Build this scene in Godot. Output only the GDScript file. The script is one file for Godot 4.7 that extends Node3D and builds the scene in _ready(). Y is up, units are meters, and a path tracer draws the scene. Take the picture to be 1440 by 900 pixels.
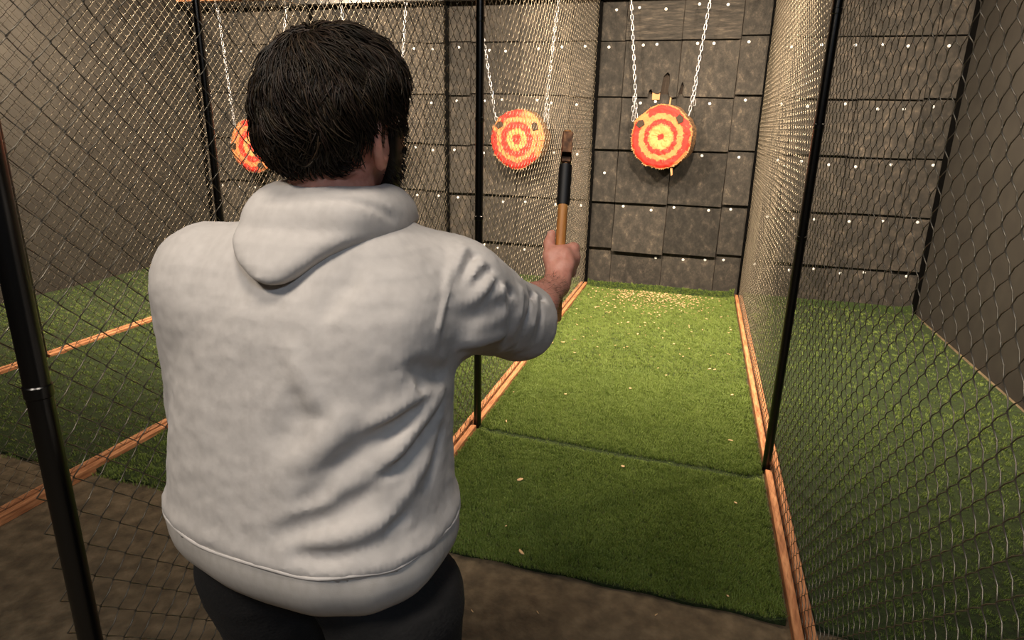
extends Node3D
# An axe-throwing range: four netted lanes with log targets hung in front of a wall of rubber tiles,
# and a person in a pale hooded sweatshirt about to throw. Units are metres, y is up, lanes run along -z.

const WALL_Z := -6.407          # face of the boards behind the rubber tiles
const LANE := 1.5               # distance between two dividers
const DIV_X := -0.252           # wire mesh on the thrower's left
const TURF_Z := -1.92           # near end of the turf
const HANG_Z := -6.20           # plane of the hanging chains
const CHEST := Vector3(0.22, 0, -0.80)   # where the person stands

var rng := RandomNumberGenerator.new()
var M := {}                     # materials
var used := {}                  # names taken at top level

# ------------------------------------------------------------------ scene
func _ready() -> void:
	rng.seed = 20240
	# camera: eye height, a little right of the thrower, turned left and down
	var cam := Camera3D.new()
	cam.name = "camera"
	var pitch := 0.296
	var yaw := 0.276
	var roll := 0.023
	var fw := Vector3(-sin(yaw) * cos(pitch), -sin(pitch), -cos(yaw) * cos(pitch))
	var r := Vector3(cos(yaw), 0, -sin(yaw))
	var u := r.cross(fw)
	var r2 := r * cos(roll) + u * sin(roll)
	var u2 := u * cos(roll) - r * sin(roll)
	cam.transform = Transform3D(Basis(r2, u2, -fw), Vector3(0.785, 1.555, 0.0))
	cam.fov = rad_to_deg(2.0 * atan(0.5))
	cam.near = 0.05
	cam.far = 60.0
	cam.current = true
	add_child(cam)
	var env := Environment.new()
	env.background_mode = Environment.BG_COLOR
	env.background_color = Color(0.0, 0.0, 0.0)
	env.tonemap_mode = Environment.TONE_MAPPER_LINEAR
	env.tonemap_exposure = 1.0
	env.sdfgi_enabled = true
	env.ssao_enabled = true
	env.ssil_enabled = true
	var we := WorldEnvironment.new()
	we.name = "world"
	we.environment = env
	add_child(we)
	make_materials()
	# ceiling panels over the room behind the throwing line
	build_panel(Vector3(-0.30, 3.26, 0.75), Vector2(0.45, 0.45), 4.4, Color(1.0, 0.95, 0.89), "warm square ceiling panel behind the throwing line, left of the thrower")
	build_panel(Vector3(0.60, 3.26, -0.20), Vector2(0.45, 0.45), 2.3, Color(1.0, 0.95, 0.89), "warm square ceiling panel straight above the thrower")
	build_panel(Vector3(1.9, 3.26, 1.5), Vector2(0.6, 0.6), 3.6, Color(0.86, 0.92, 1.0), "cool square ceiling panel towards the right wall")
	for k in 5:
		build_lane_lamp(Vector3(0.70 + LANE * (1 - k), 2.95, -3.70), Vector3(0.47 + LANE * (1 - k), 0.45, -5.7), 19.0, LAMP_LABELS[k])
	build_room()
	build_dividers()
	var tuft := blade_tuft()
	build_turf(-0.205, 1.200, 82000, "green artificial turf strip in the thrower's lane, bare concrete before it", tuft)
	build_turf(-1.704, -0.291, 15000, "green artificial turf strip in the lane behind the first wire divider", tuft)
	build_turf(-3.204, -1.791, 4000, "green artificial turf strip in the third lane", tuft)
	build_turf(-4.715, -3.290, 3000, "green artificial turf strip in the fourth lane by the far wall", tuft)
	build_turf(1.290, 2.715, 6000, "green artificial turf strip right of the thrower's lane", tuft)
	build_targets()
	build_person()
	build_axe(FIST - AXE_UP.normalized() * 0.15, AXE_UP.normalized(), Vector3(-0.22, -0.2, -0.95))
	build_chips()

const LAMP_LABELS := ["black ceiling spot lamp aimed down the lane right of the thrower", "black ceiling spot lamp aimed at the thrower's target", "black ceiling spot lamp aimed at the worn target behind the first divider", "black ceiling spot lamp aimed at the target in the third lane", "black ceiling spot lamp aimed at the target in the fourth lane"]

func build_panel(at: Vector3, size: Vector2, energy: float, color: Color, label: String) -> void:
	var p := thing("ceiling_panel", at, label, "lamp", "ceiling panels")
	part("frame", chamfer_box(Vector3(size.x + 0.06, 0.06, size.y + 0.06), 0.006), M.black_matt, p, Vector3(0, 0.012, 0))
	part("diffuser", chamfer_box(Vector3(size.x, 0.008, size.y), 0.002), M.panel_lens, p, Vector3(0, -0.022, 0))
	var l := AreaLight3D.new()
	l.name = "panel_light"
	l.area_size = size
	l.light_energy = energy
	l.light_color = color
	l.area_range = 14.0
	l.area_attenuation = 2.0
	l.shadow_enabled = true
	p.add_child(l)
	l.transform = Transform3D(Basis(Vector3.RIGHT, -PI / 2), Vector3(0, -0.035, 0))

# ------------------------------------------------------------------ naming helpers
func numbered(called: String) -> String:
	if not used.has(called):
		used[called] = 0
		return called
	used[called] += 1
	return "%s_%03d" % [called, used[called]]

func tag(o: Node, label: String, category: String, group := "", kind := "") -> Node:
	if label: o.set_meta("label", label)
	if category: o.set_meta("category", category)
	if group: o.set_meta("group", group)
	if kind: o.set_meta("kind", kind)
	return o

func thing(called: String, at: Vector3, label: String, category: String, group := "") -> Node3D:
	var o := Node3D.new()
	o.name = numbered(called)
	add_child(o)
	o.position = at
	tag(o, label, category, group)
	return o

func part(called: String, mesh: Mesh, material: Material, parent: Node, at := Vector3.ZERO, turn := Basis.IDENTITY) -> MeshInstance3D:
	var o := MeshInstance3D.new()
	o.name = called
	o.mesh = mesh
	o.material_override = material
	o.transform = Transform3D(turn, at)
	parent.add_child(o, true)
	return o

func single(called: String, mesh: Mesh, material: Material, at: Vector3, turn: Basis, label: String, category: String, group := "") -> MeshInstance3D:
	var o := MeshInstance3D.new()
	o.name = numbered(called)
	o.mesh = mesh
	o.material_override = material
	o.transform = Transform3D(turn, at)
	add_child(o)
	tag(o, label, category, group)
	return o

func struct(called: String, mesh: Mesh, material: Material, at := Vector3.ZERO) -> MeshInstance3D:
	var o := MeshInstance3D.new()
	o.name = called
	o.mesh = mesh
	o.material_override = material
	o.position = at
	add_child(o)
	o.set_meta("kind", "structure")
	return o

# ------------------------------------------------------------------ materials
func noise_tex(size: int, freq: float, octaves: int, cols: Array, seed_: int, kind := FastNoiseLite.TYPE_SIMPLEX_SMOOTH, gain := 0.5) -> NoiseTexture2D:
	var n := FastNoiseLite.new()
	n.noise_type = kind
	n.seed = seed_
	n.frequency = freq
	n.fractal_octaves = octaves
	n.fractal_gain = gain
	var t := NoiseTexture2D.new()
	t.width = size
	t.height = size
	t.seamless = true
	t.noise = n
	if cols:
		var g := Gradient.new()
		var offs := PackedFloat32Array()
		var cc := PackedColorArray()
		for c in cols:
			offs.append(c[0])
			cc.append(c[1])
		g.offsets = offs
		g.colors = cc
		t.color_ramp = g
	return t

func bump_tex(size: int, freq: float, octaves: int, strength: float, seed_: int, kind := FastNoiseLite.TYPE_SIMPLEX_SMOOTH) -> NoiseTexture2D:
	var t := noise_tex(size, freq, octaves, [], seed_, kind)
	t.as_normal_map = true
	t.bump_strength = strength
	return t

func mat(called: String, color: Color, rough: float, metal := 0.0) -> StandardMaterial3D:
	var m := StandardMaterial3D.new()
	m.resource_name = called
	m.albedo_color = color
	m.roughness = rough
	m.metallic = metal
	M[called] = m
	return m

func tri(m: StandardMaterial3D, albedo: Texture2D, normal: Texture2D, scale: Vector3, nscale := 1.0, world := true) -> void:
	m.uv1_triplanar = true
	m.uv1_world_triplanar = world
	m.uv1_scale = scale
	if albedo: m.albedo_texture = albedo
	if normal:
		m.normal_enabled = true
		m.normal_texture = normal
		m.normal_scale = nscale

func G(v: float, warm := 0.0) -> Color:
	return Color(v, v * (1.0 - warm * 0.5), v * (1.0 - warm))

func make_materials() -> void:
	var rub_n := bump_tex(1024, 0.17, 3, 3.0, 3)
	var tones := [0.0, 0.035, -0.028, 0.015]
	for i in 4:
		var d: float = tones[i]
		var t := noise_tex(1024, 0.006, 7, [[0.0, G(0.075 + d, 0.08)], [0.36, G(0.138 + d, 0.10)], [0.53, G(0.172 + d, 0.12)], [0.70, G(0.225 + d, 0.15)], [1.0, G(0.40 + d, 0.20)]], 11 + i, FastNoiseLite.TYPE_SIMPLEX_SMOOTH, 0.78)
		var m := mat("rubber_%d" % i, Color.WHITE, 0.88)
		tri(m, t, rub_n, Vector3(1.3, 1.0, 1.3), 0.8)
		m.uv1_offset = Vector3(0.31 * i, 0.17 * i, 0.0)
	# rubber scored by many thrown blades: grain drawn out sideways
	var ms := mat("rubber_scored", Color.WHITE, 0.88)
	tri(ms, noise_tex(512, 0.016, 5, [[0.0, G(0.07, 0.10)], [0.30, G(0.15, 0.11)], [0.55, G(0.195, 0.13)], [1.0, G(0.34, 0.18)]], 21, FastNoiseLite.TYPE_SIMPLEX_SMOOTH, 0.65), bump_tex(512, 0.03, 4, 7.0, 22), Vector3(0.55, 3.6, 0.55), 0.8)
	mat("wall_board", Color(0.17, 0.125, 0.085), 0.8)
	tri(M.wall_board, noise_tex(256, 0.02, 4, [[0.0, Color(0.75, 0.7, 0.65)], [1.0, Color.WHITE]], 5), null, Vector3(0.6, 6, 0.6))
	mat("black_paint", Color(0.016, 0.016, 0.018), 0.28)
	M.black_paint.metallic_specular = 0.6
	mat("black_matt", Color(0.02, 0.02, 0.021), 0.95)
	M.black_matt.metallic_specular = 0.15
	mat("screw_white", Color(0.86, 0.87, 0.88), 0.35, 0.25)
	var steel := mat("galvanised", Color(0.50, 0.47, 0.42), 0.42, 0.7)
	mat("galvanised_plain", Color(0.62, 0.60, 0.56), 0.4, 0.7)
	mat("chain_steel", Color(0.72, 0.73, 0.76), 0.34, 0.75)
	# sawn pine
	var pine := mat("pine", Color.WHITE, 0.72)
	tri(pine, noise_tex(512, 0.014, 5, [[0.0, Color(0.52, 0.33, 0.21)], [0.45, Color(0.68, 0.46, 0.31)], [0.7, Color(0.74, 0.52, 0.36)], [1.0, Color(0.80, 0.60, 0.44)]], 31), bump_tex(256, 0.05, 3, 3.0, 32), Vector3(6, 6, 0.8), 0.6)
	var bark := mat("bark", Color.WHITE, 0.9)
	tri(bark, noise_tex(256, 0.03, 4, [[0.0, Color(0.22, 0.15, 0.10)], [0.5, Color(0.45, 0.33, 0.22)], [1.0, Color(0.62, 0.47, 0.32)]], 33), bump_tex(256, 0.05, 4, 8.0, 34), Vector3(5, 5, 1.4), 1.0, false)
	mat("fresh_wood", Color(0.64, 0.49, 0.34), 0.8)
	mat("chip_wood", Color(0.80, 0.68, 0.52), 0.8)
	mat("hanger_steel", Color(0.22, 0.17, 0.13), 0.5, 0.5)
	# floor of painted concrete, brown and stained
	var con := mat("concrete", Color.WHITE, 0.82)
	tri(con, noise_tex(1024, 0.010, 6, [[0.0, Color(0.27, 0.23, 0.175)], [0.4, Color(0.345, 0.30, 0.23)], [0.62, Color(0.39, 0.34, 0.265)], [1.0, Color(0.46, 0.405, 0.325)]], 41), bump_tex(512, 0.06, 4, 3.0, 42), Vector3(1.1, 1.1, 1.1), 0.6)
	var plaster := mat("dark_plaster", Color.WHITE, 0.9)
	tri(plaster, noise_tex(256, 0.02, 4, [[0.0, Color(0.15, 0.14, 0.13)], [1.0, Color(0.20, 0.19, 0.175)]], 43), null, Vector3(0.7, 0.7, 0.7))
	# turf
	var back := mat("turf_mat", Color.WHITE, 0.95)
	tri(back, noise_tex(512, 0.03, 5, [[0.0, Color(0.08, 0.12, 0.03)], [0.5, Color(0.13, 0.20, 0.05)], [1.0, Color(0.20, 0.28, 0.08)]], 51), bump_tex(512, 0.15, 3, 8.0, 52), Vector3(2.5, 2.5, 2.5), 1.0)
	var blade := mat("turf_blade", Color.WHITE, 0.6)
	blade.vertex_color_use_as_albedo = true
	blade.backlight_enabled = true
	blade.backlight = Color(0.10, 0.16, 0.03)
	# person
	var fleece := mat("fleece", Color.WHITE, 0.95)
	tri(fleece, noise_tex(512, 0.008, 5, [[0.0, Color(0.74, 0.715, 0.69)], [0.5, Color(0.775, 0.75, 0.725)], [1.0, Color(0.81, 0.785, 0.76)]], 61), bump_tex(512, 0.14, 3, 2.0, 62), Vector3(11, 11, 11), 0.22)
	fleece.rim_enabled = true
	fleece.rim = 0.25
	fleece.rim_tint = 0.6
	var rib := mat("fleece_rib", Color.WHITE, 0.95)
	tri(rib, noise_tex(256, 0.012, 4, [[0.0, Color(0.75, 0.725, 0.69)], [1.0, Color(0.80, 0.775, 0.745)]], 63), bump_tex(256, 0.16, 3, 2.0, 64), Vector3(24, 8, 24), 0.2)
	var black := mat("trouser_cloth", Color.WHITE, 0.95)
	tri(black, noise_tex(256, 0.02, 4, [[0.0, Color(0.060, 0.056, 0.056)], [1.0, Color(0.105, 0.098, 0.095)]], 65), bump_tex(256, 0.1, 4, 3.0, 66), Vector3(5, 5, 5), 0.5)
	var skin := mat("skin", Color.WHITE, 0.5)
	tri(skin, noise_tex(256, 0.02, 4, [[0.0, Color(0.78, 0.51, 0.43)], [0.5, Color(0.86, 0.60, 0.52)], [1.0, Color(0.91, 0.67, 0.59)]], 67), bump_tex(256, 0.1, 3, 2.0, 68), Vector3(9, 9, 9), 0.25)
	skin.subsurf_scatter_enabled = true
	skin.subsurf_scatter_strength = 0.12
	var hair := mat("hair", Color.WHITE, 0.50)
	hair.metallic_specular = 0.36
	hair.vertex_color_use_as_albedo = true
	mat("nail", Color(0.86, 0.66, 0.58), 0.3)
	mat("eye_white", Color(0.86, 0.84, 0.80), 0.2)
	mat("iris", Color(0.15, 0.09, 0.05), 0.15)
	mat("sole", Color(0.62, 0.60, 0.57), 0.7)
	mat("shoe_cloth", Color(0.09, 0.09, 0.10), 0.8)
	# axe
	var ash := mat("ash_handle", Color.WHITE, 0.5)
	tri(ash, noise_tex(256, 0.02, 4, [[0.0, Color(0.62, 0.38, 0.17)], [0.5, Color(0.78, 0.53, 0.27)], [1.0, Color(0.86, 0.63, 0.36)]], 71), null, Vector3(14, 2, 14), 1.0, false)
	mat("grip_tape", Color(0.035, 0.033, 0.035), 0.55)
	var iron := mat("axe_iron", Color.WHITE, 0.42, 0.75)
	tri(iron, noise_tex(256, 0.02, 4, [[0.0, Color(0.17, 0.11, 0.07)], [0.5, Color(0.30, 0.20, 0.13)], [1.0, Color(0.46, 0.33, 0.22)]], 72), null, Vector3(9, 9, 9), 1.0, false)
	mat("axe_edge", Color(0.72, 0.66, 0.58), 0.25, 0.9)
	mat("lamp_lens", Color(1.0, 0.95, 0.85), 0.4)
	M.lamp_lens.emission_enabled = true
	M.lamp_lens.emission = Color(1.0, 0.88, 0.70)
	M.lamp_lens.emission_energy_multiplier = 6.0
	mat("panel_lens", Color(1.0, 1.0, 1.0), 0.5)
	M.panel_lens.emission_enabled = true
	M.panel_lens.emission = Color(1.0, 0.95, 0.88)
	M.panel_lens.emission_energy_multiplier = 1.6

# ------------------------------------------------------------------ mesh helpers
# front faces run clockwise; quad() takes its corners clockwise as seen from outside
class Shape:
	var v := PackedVector3Array()
	var n := PackedVector3Array()
	var c := PackedColorArray()
	var uv := PackedVector2Array()
	var ix := PackedInt32Array()
	func face(pts: Array, col := Color.WHITE) -> void:
		var nn: Vector3 = -(pts[1] - pts[0]).cross(pts[2] - pts[0])
		nn = nn.normalized() if nn.length() > 1e-12 else Vector3.UP
		var b := v.size()
		for p in pts:
			v.append(p)
			n.append(nn)
			c.append(col)
		for i in range(1, pts.size() - 1):
			ix.append(b)
			ix.append(b + i)
			ix.append(b + i + 1)
	func done(with_uv := false, with_col := false) -> ArrayMesh:
		for i in range(0, ix.size(), 3):      # clockwise fronts, whichever way a face was entered
			var i0 := ix[i]
			var i1 := ix[i + 1]
			var i2 := ix[i + 2]
			if (v[i1] - v[i0]).cross(v[i2] - v[i0]).dot(n[i0] + n[i1] + n[i2]) > 0.0:
				ix[i + 1] = i2
				ix[i + 2] = i1
		var a := []
		a.resize(Mesh.ARRAY_MAX)
		a[Mesh.ARRAY_VERTEX] = v
		a[Mesh.ARRAY_NORMAL] = n
		if with_col: a[Mesh.ARRAY_COLOR] = c
		if with_uv: a[Mesh.ARRAY_TEX_UV] = uv
		a[Mesh.ARRAY_INDEX] = ix
		var m := ArrayMesh.new()
		m.add_surface_from_arrays(Mesh.PRIMITIVE_TRIANGLES, a)
		return m

# a box with chamfered edges, built from the convex hull of its 24 corner points
func chamfer_box(size: Vector3, ch: float) -> ArrayMesh:
	var s := Shape.new()
	add_chamfer(s, Vector3.ZERO, Basis.IDENTITY, size, ch)
	return s.done()

func oriented(s: Shape, pts: Array, centre: Vector3, col := Color.WHITE) -> void:
	var nn: Vector3 = (pts[1] - pts[0]).cross(pts[2] - pts[0])
	var mid := Vector3.ZERO
	for p in pts: mid += p
	mid /= pts.size()
	if nn.dot(mid - centre) > 0.0: pts.reverse()
	s.face(pts, col)

func add_chamfer(s: Shape, at: Vector3, turn: Basis, size: Vector3, ch: float, col := Color.WHITE) -> void:
	var h := size * 0.5
	var k := h - Vector3.ONE * ch
	var P := func(q: Vector3) -> Vector3: return at + turn * q
	for ax in 3:
		var b1 := (ax + 1) % 3
		var b2 := (ax + 2) % 3
		for sg in [-1.0, 1.0]:
			var pts := []
			for e in [[-1, -1], [1, -1], [1, 1], [-1, 1]]:
				var q := Vector3.ZERO
				q[ax] = sg * h[ax]
				q[b1] = e[0] * k[b1]
				q[b2] = e[1] * k[b2]
				pts.append(P.call(q))
			oriented(s, pts, at, col)
		for s1 in [-1.0, 1.0]:
			for s2 in [-1.0, 1.0]:
				var pts := []
				for e in [[-1.0, 0], [1.0, 0], [1.0, 1], [-1.0, 1]]:
					var q := Vector3.ZERO
					q[ax] = e[0] * k[ax]
					q[b1] = s1 * (h[b1] if e[1] == 0 else k[b1])
					q[b2] = s2 * (k[b2] if e[1] == 0 else h[b2])
					pts.append(P.call(q))
				oriented(s, pts, at, col)
	for sx in [-1.0, 1.0]:
		for sy in [-1.0, 1.0]:
			for sz in [-1.0, 1.0]:
				oriented(s, [P.call(Vector3(sx * h.x, sy * k.y, sz * k.z)), P.call(Vector3(sx * k.x, sy * h.y, sz * k.z)), P.call(Vector3(sx * k.x, sy * k.y, sz * h.z))], at, col)

# a plate with the given outline (x, y), its faces at z = 0 and z = depth, edges softened by a bevel
func plate(outline: PackedVector2Array, depth: float, bevel: float) -> ArrayMesh:
	var s := Shape.new()
	if Geometry2D.is_polygon_clockwise(outline): outline.reverse()
	var inner := PackedVector2Array()
	var m := outline.size()
	for i in m:
		var d1 := (outline[i] - outline[(i + m - 1) % m]).normalized()
		var d2 := (outline[(i + 1) % m] - outline[i]).normalized()
		var nn := (Vector2(-d1.y, d1.x) + Vector2(-d2.y, d2.x)).normalized()
		inner.append(outline[i] + nn * bevel)
	var t := Geometry2D.triangulate_polygon(inner)
	for i in range(0, t.size(), 3):
		var a := inner[t[i]]
		var b := inner[t[i + 1]]
		var c := inner[t[i + 2]]
		if (b - a).cross(c - a) < 0:
			var w := b
			b = c
			c = w
		s.face([Vector3(a.x, a.y, depth), Vector3(c.x, c.y, depth), Vector3(b.x, b.y, depth)])
		s.face([Vector3(a.x, a.y, 0), Vector3(b.x, b.y, 0), Vector3(c.x, c.y, 0)])
	for i in m:
		var j := (i + 1) % m
		var a := outline[i]
		var b := outline[j]
		s.face([Vector3(a.x, a.y, depth - bevel), Vector3(inner[i].x, inner[i].y, depth), Vector3(inner[j].x, inner[j].y, depth), Vector3(b.x, b.y, depth - bevel)])
		s.face([Vector3(a.x, a.y, 0), Vector3(a.x, a.y, depth - bevel), Vector3(b.x, b.y, depth - bevel), Vector3(b.x, b.y, 0)])
		s.face([Vector3(a.x, a.y, 0), Vector3(b.x, b.y, 0), Vector3(inner[j].x, inner[j].y, 0), Vector3(inner[i].x, inner[i].y, 0)])
	return s.done()

# a tube through points, with one radius for each point
func add_tube(s: Shape, pts: PackedVector3Array, radii: PackedFloat32Array, sides: int, col := Color.WHITE, closed := false) -> void:
	var b := s.v.size()
	var m := pts.size()
	var side := Vector3.ZERO
	for i in m:
		var d: Vector3
		if closed: d = pts[(i + 1) % m] - pts[(i + m - 1) % m]
		else: d = pts[mini(i + 1, m - 1)] - pts[maxi(i - 1, 0)]
		d = d.normalized()
		if i == 0:
			side = d.cross(Vector3.UP if absf(d.y) < 0.9 else Vector3.RIGHT).normalized()
		else:
			side = (side - d * side.dot(d)).normalized()
		var up := d.cross(side)
		for k in sides:
			var a := TAU * k / sides
			var nn := side * cos(a) + up * sin(a)
			s.v.append(pts[i] + nn * radii[i])
			s.n.append(nn)
			s.c.append(col)
	var last := m if closed else m - 1
	for i in last:
		for k in sides:
			var k2 := (k + 1) % sides
			var i2 := (i + 1) % m
			var p := b + i * sides + k
			var q := b + i * sides + k2
			var r := b + i2 * sides + k2
			var t := b + i2 * sides + k
			for w in [p, q, r, p, r, t]: s.ix.append(w)
	if not closed:
		for e in [0, m - 1]:
			var cap := []
			for k in sides: cap.append(s.v[b + e * sides + k])
			oriented(s, cap, (pts[1] if e == 0 else pts[m - 2]), col)

func tube(pts: Array, r: float, sides := 10) -> ArrayMesh:
	var s := Shape.new()
	var rr := PackedFloat32Array()
	for p in pts: rr.append(r)
	add_tube(s, PackedVector3Array(pts), rr, sides)
	return s.done()

# a turned shape: profile of [radius, height] round the y axis
func lathe(profile: Array, sides := 20) -> ArrayMesh:
	var s := Shape.new()
	for i in profile.size() - 1:
		for k in sides:
			var a0 := TAU * k / sides
			var a1 := TAU * (k + 1) / sides
			var p0: Array = profile[i]
			var p1: Array = profile[i + 1]
			var q := [Vector3(cos(a0) * p0[0], p0[1], sin(a0) * p0[0]), Vector3(cos(a0) * p1[0], p1[1], sin(a0) * p1[0]), Vector3(cos(a1) * p1[0], p1[1], sin(a1) * p1[0]), Vector3(cos(a1) * p0[0], p0[1], sin(a1) * p0[0])]
			var slope := Vector2(p1[1] - p0[1], p0[0] - p1[0]).normalized()
			var out0 := Vector3(cos(a0) * slope.x, slope.y, sin(a0) * slope.x)
			var out1 := Vector3(cos(a1) * slope.x, slope.y, sin(a1) * slope.x)
			var b := s.v.size()
			for w in 4:
				s.v.append(q[w])
				s.n.append(out0 if w < 2 else out1)
				s.c.append(Color.WHITE)
			for w in [0, 1, 2, 0, 2, 3]: s.ix.append(b + w)
	return s.done()

# ------------------------------------------------------------------ the setting
func build_room() -> void:
	struct("floor", chamfer_box(Vector3(7.9, 0.2, 9.8), 0.002), M.concrete, Vector3(-1.0, -0.1, -1.7))
	struct("ceiling", chamfer_box(Vector3(7.9, 0.2, 9.8), 0.002), M.dark_plaster, Vector3(-1.0, 3.4, -1.7))
	struct("wall_left", chamfer_box(Vector3(0.2, 3.3, 9.6), 0.002), M.dark_plaster, Vector3(-4.87, 1.65, -1.7))
	struct("wall_right", chamfer_box(Vector3(0.2, 3.3, 9.6), 0.002), M.dark_plaster, Vector3(2.87, 1.65, -1.7))
	struct("wall_rear", chamfer_box(Vector3(7.54, 3.3, 0.2), 0.002), M.dark_plaster, Vector3(-1.0, 1.65, 3.1))
	var back := struct("wall_back", chamfer_box(Vector3(7.54, 3.3, 0.12), 0.002), M.wall_board, Vector3(-1.0, 1.65, WALL_Z - 0.06))
	build_tiles(back)
	# black rail added for the dark shaded gap; carries the chains, board above it
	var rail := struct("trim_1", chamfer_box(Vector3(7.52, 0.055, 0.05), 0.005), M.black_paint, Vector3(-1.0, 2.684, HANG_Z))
	rail.set_meta("label", "black rail added for the shaded gap that the target chains hang from")
	var board := struct("trim_2", chamfer_box(Vector3(7.52, 0.19, 0.04), 0.004), M.pine, Vector3(-1.0, 2.82, HANG_Z - 0.01))
	board.set_meta("label", "pale timber board above the chain rail")

# lower edges of the tile rows in the thrower's lane, for each column of tiles (left to right)
const EDGES := {
	"A": [2.311, 1.829, 1.351, 0.852, 0.400], "B": [2.314, 1.826, 1.351, 0.853, 0.369],
	"C": [2.315, 1.829, 1.359, 0.859, 0.385], "D": [2.346, 1.856, 1.376, 0.885, 0.414]}
# white screw heads in the thrower's lane
const SCREWS := [[-0.101, 2.57], [0.103, 2.583], [0.337, 2.566], [-0.151, 2.259], [0.16, 2.274], [0.281, 2.279], [0.636, 2.284], [0.776, 2.283], [1.068, 2.292], [0.174, 1.775], [0.31, 1.79], [-0.118, 1.126], [0.794, 1.777], [1.097, 1.811], [0.774, 1.318], [0.633, 1.313], [1.101, 1.316], [0.084, 0.816], [0.355, 0.793], [0.567, 0.83], [0.888, 0.82], [1.085, 0.841], [1.075, 0.357], [0.905, 0.345], [0.438, 0.33], [0.62, 2.60], [0.86, 2.59], [0.70, 0.33]]

func build_tiles(back: Node3D) -> void:
	var disc := lathe([[0.0, 0.005], [0.009, 0.0042], [0.0128, 0.0013], [0.0136, -0.004]], 12)
	var facing := Basis(Vector3.RIGHT, PI / 2)
	var meshes := {}
	var base := back.position
	var x := -4.76
	var cols := []
	while x < 2.75:
		var edge := -0.5 * ceilf(-x / 0.5) + 0.5
		if is_equal_approx(edge, x) or edge - x < 0.02: edge = x + 0.5
		# dividers cut the tiles of each lane
		for k in range(-4, 3):
			var dv := DIV_X + 0.002 + LANE * k
			if dv > x + 0.02 and dv < edge - 0.02: edge = dv
		edge = minf(edge, 2.76)
		cols.append([x, edge])
		x = edge
	for cidx in cols.size():
		var x0: float = cols[cidx][0]
		var x1: float = cols[cidx][1]
		var key := ""
		if x0 > -0.27 and x1 < 0.02: key = "A"
		elif x0 > -0.02 and x1 < 0.52: key = "B"
		elif x0 > 0.48 and x1 < 1.02: key = "C"
		elif x0 > 0.98 and x1 < 1.27: key = "D"
		for row in 7:
			var lower: float
			var upper: float
			var jig := rng.randf_range(-0.012, 0.012)
			if key:
				var e: Array = EDGES[key]
				lower = 0.0 if row == 6 else (e[row - 1] if row > 0 else e[0] + 0.487)
				upper = e[0] + 0.487 + 0.487 if row == 0 else (e[0] + 0.487 if row == 1 else e[row - 2])
				if row == 6: lower = 0.004
				jig = 0.0
			else:
				lower = 2.80 - 0.483 * row if row < 6 else 0.004
				upper = 2.80 - 0.483 * (row - 1)
				if row < 6: lower += jig
			upper = minf(upper + 0.028, 3.29)
			var w := x1 - x0 - rng.randf_range(0.002, 0.007)
			var h := upper - lower
			var thick := 0.022
			# every tile leans: its top is tucked under the tile above, its foot stands proud
			var lift := rng.randf_range(0.025, 0.044)
			if key == "B" and row == 5: lift = 0.052
			if key == "C" and row == 5: lift = 0.042
			if key == "D" and row in [2, 4]: lift = 0.046
			if row == 6: lift = 0.018
			var lean := asin(clampf(lift / h, 0.0, 0.5))
			var roll := rng.randf_range(-0.006, 0.006)
			if key == "B" and row == 5: roll = -0.014
			if key == "C" and row in [4, 5]: roll = -0.010
			if row == 6: roll = 0.0
			var mid := Vector3((x0 + x1) * 0.5, (upper + lower) * 0.5, WALL_Z + 0.012 + lift * 0.5)
			var turn := Basis(Vector3.BACK, roll) * Basis(Vector3.RIGHT, -lean)
			var material: Material = M["rubber_%d" % rng.randi_range(0, 3)]
			if key and row in [0, 1, 2] and key != "D" and (row == 1 or rng.randf() < 0.15): material = M.rubber_scored
			if key == "A" and row in [1]: material = M.rubber_2
			var tile: MeshInstance3D
			if key == "B" and row == 2:
				tile = part("rubber_tile", torn_tile(w, h, thick, true), material, back, mid - base, turn)
			elif key == "C" and row == 2:
				tile = part("rubber_tile", torn_tile(w, h, thick, false), material, back, mid - base, turn)
			else:
				var q := "%d_%d" % [roundi(w * 250), roundi(h * 250)]
				if not meshes.has(q): meshes[q] = chamfer_box(Vector3(w, h, thick), 0.003)
				tile = part("rubber_tile", meshes[q], material, back, mid - base, turn)
			# screw heads
			var spots := []
			if key:
				for sc in SCREWS:
					var covered: float = upper - 0.028
					if sc[0] > x0 and sc[0] < x1 and sc[1] > lower and sc[1] <= covered: spots.append(Vector2(sc[0], sc[1]))
			else:
				var n := 2 if x1 - x0 > 0.4 else 1
				for i in n:
					spots.append(Vector2(x0 + (x1 - x0) * (0.5 if n == 1 else (0.26 + 0.46 * i)) + rng.randf_range(-0.06, 0.06), upper - 0.028 - rng.randf_range(0.045, 0.085)))
			for sp in spots:
				var local: Vector3 = turn.inverse() * (Vector3(sp.x, sp.y, mid.z) - mid)
				part("screw", disc, M.screw_white, tile, Vector3(local.x, local.y, thick * 0.5 + 0.003), facing)
	# black steel angles close the corner between tiles and dividers
	for k in range(-3, 3):
		var xx := DIV_X + LANE * k
		part("corner_angle", chamfer_box(Vector3(0.05, 2.65, 0.014), 0.002), M.black_matt, back, Vector3(xx + 0.005, 1.325, WALL_Z + 0.062) - base)
	# the bare board seen through the torn tile
	part("backing_board", chamfer_box(Vector3(0.070, 0.085, 0.010), 0.002), M.fresh_wood, back, Vector3(0.312, 1.845, WALL_Z + 0.040) - base)
	part("torn_splint", chamfer_box(Vector3(0.014, 0.11, 0.008), 0.002), M.fresh_wood, back, Vector3(0.445, 1.80, WALL_Z + 0.050) - base, Basis(Vector3.BACK, -0.05))

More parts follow.
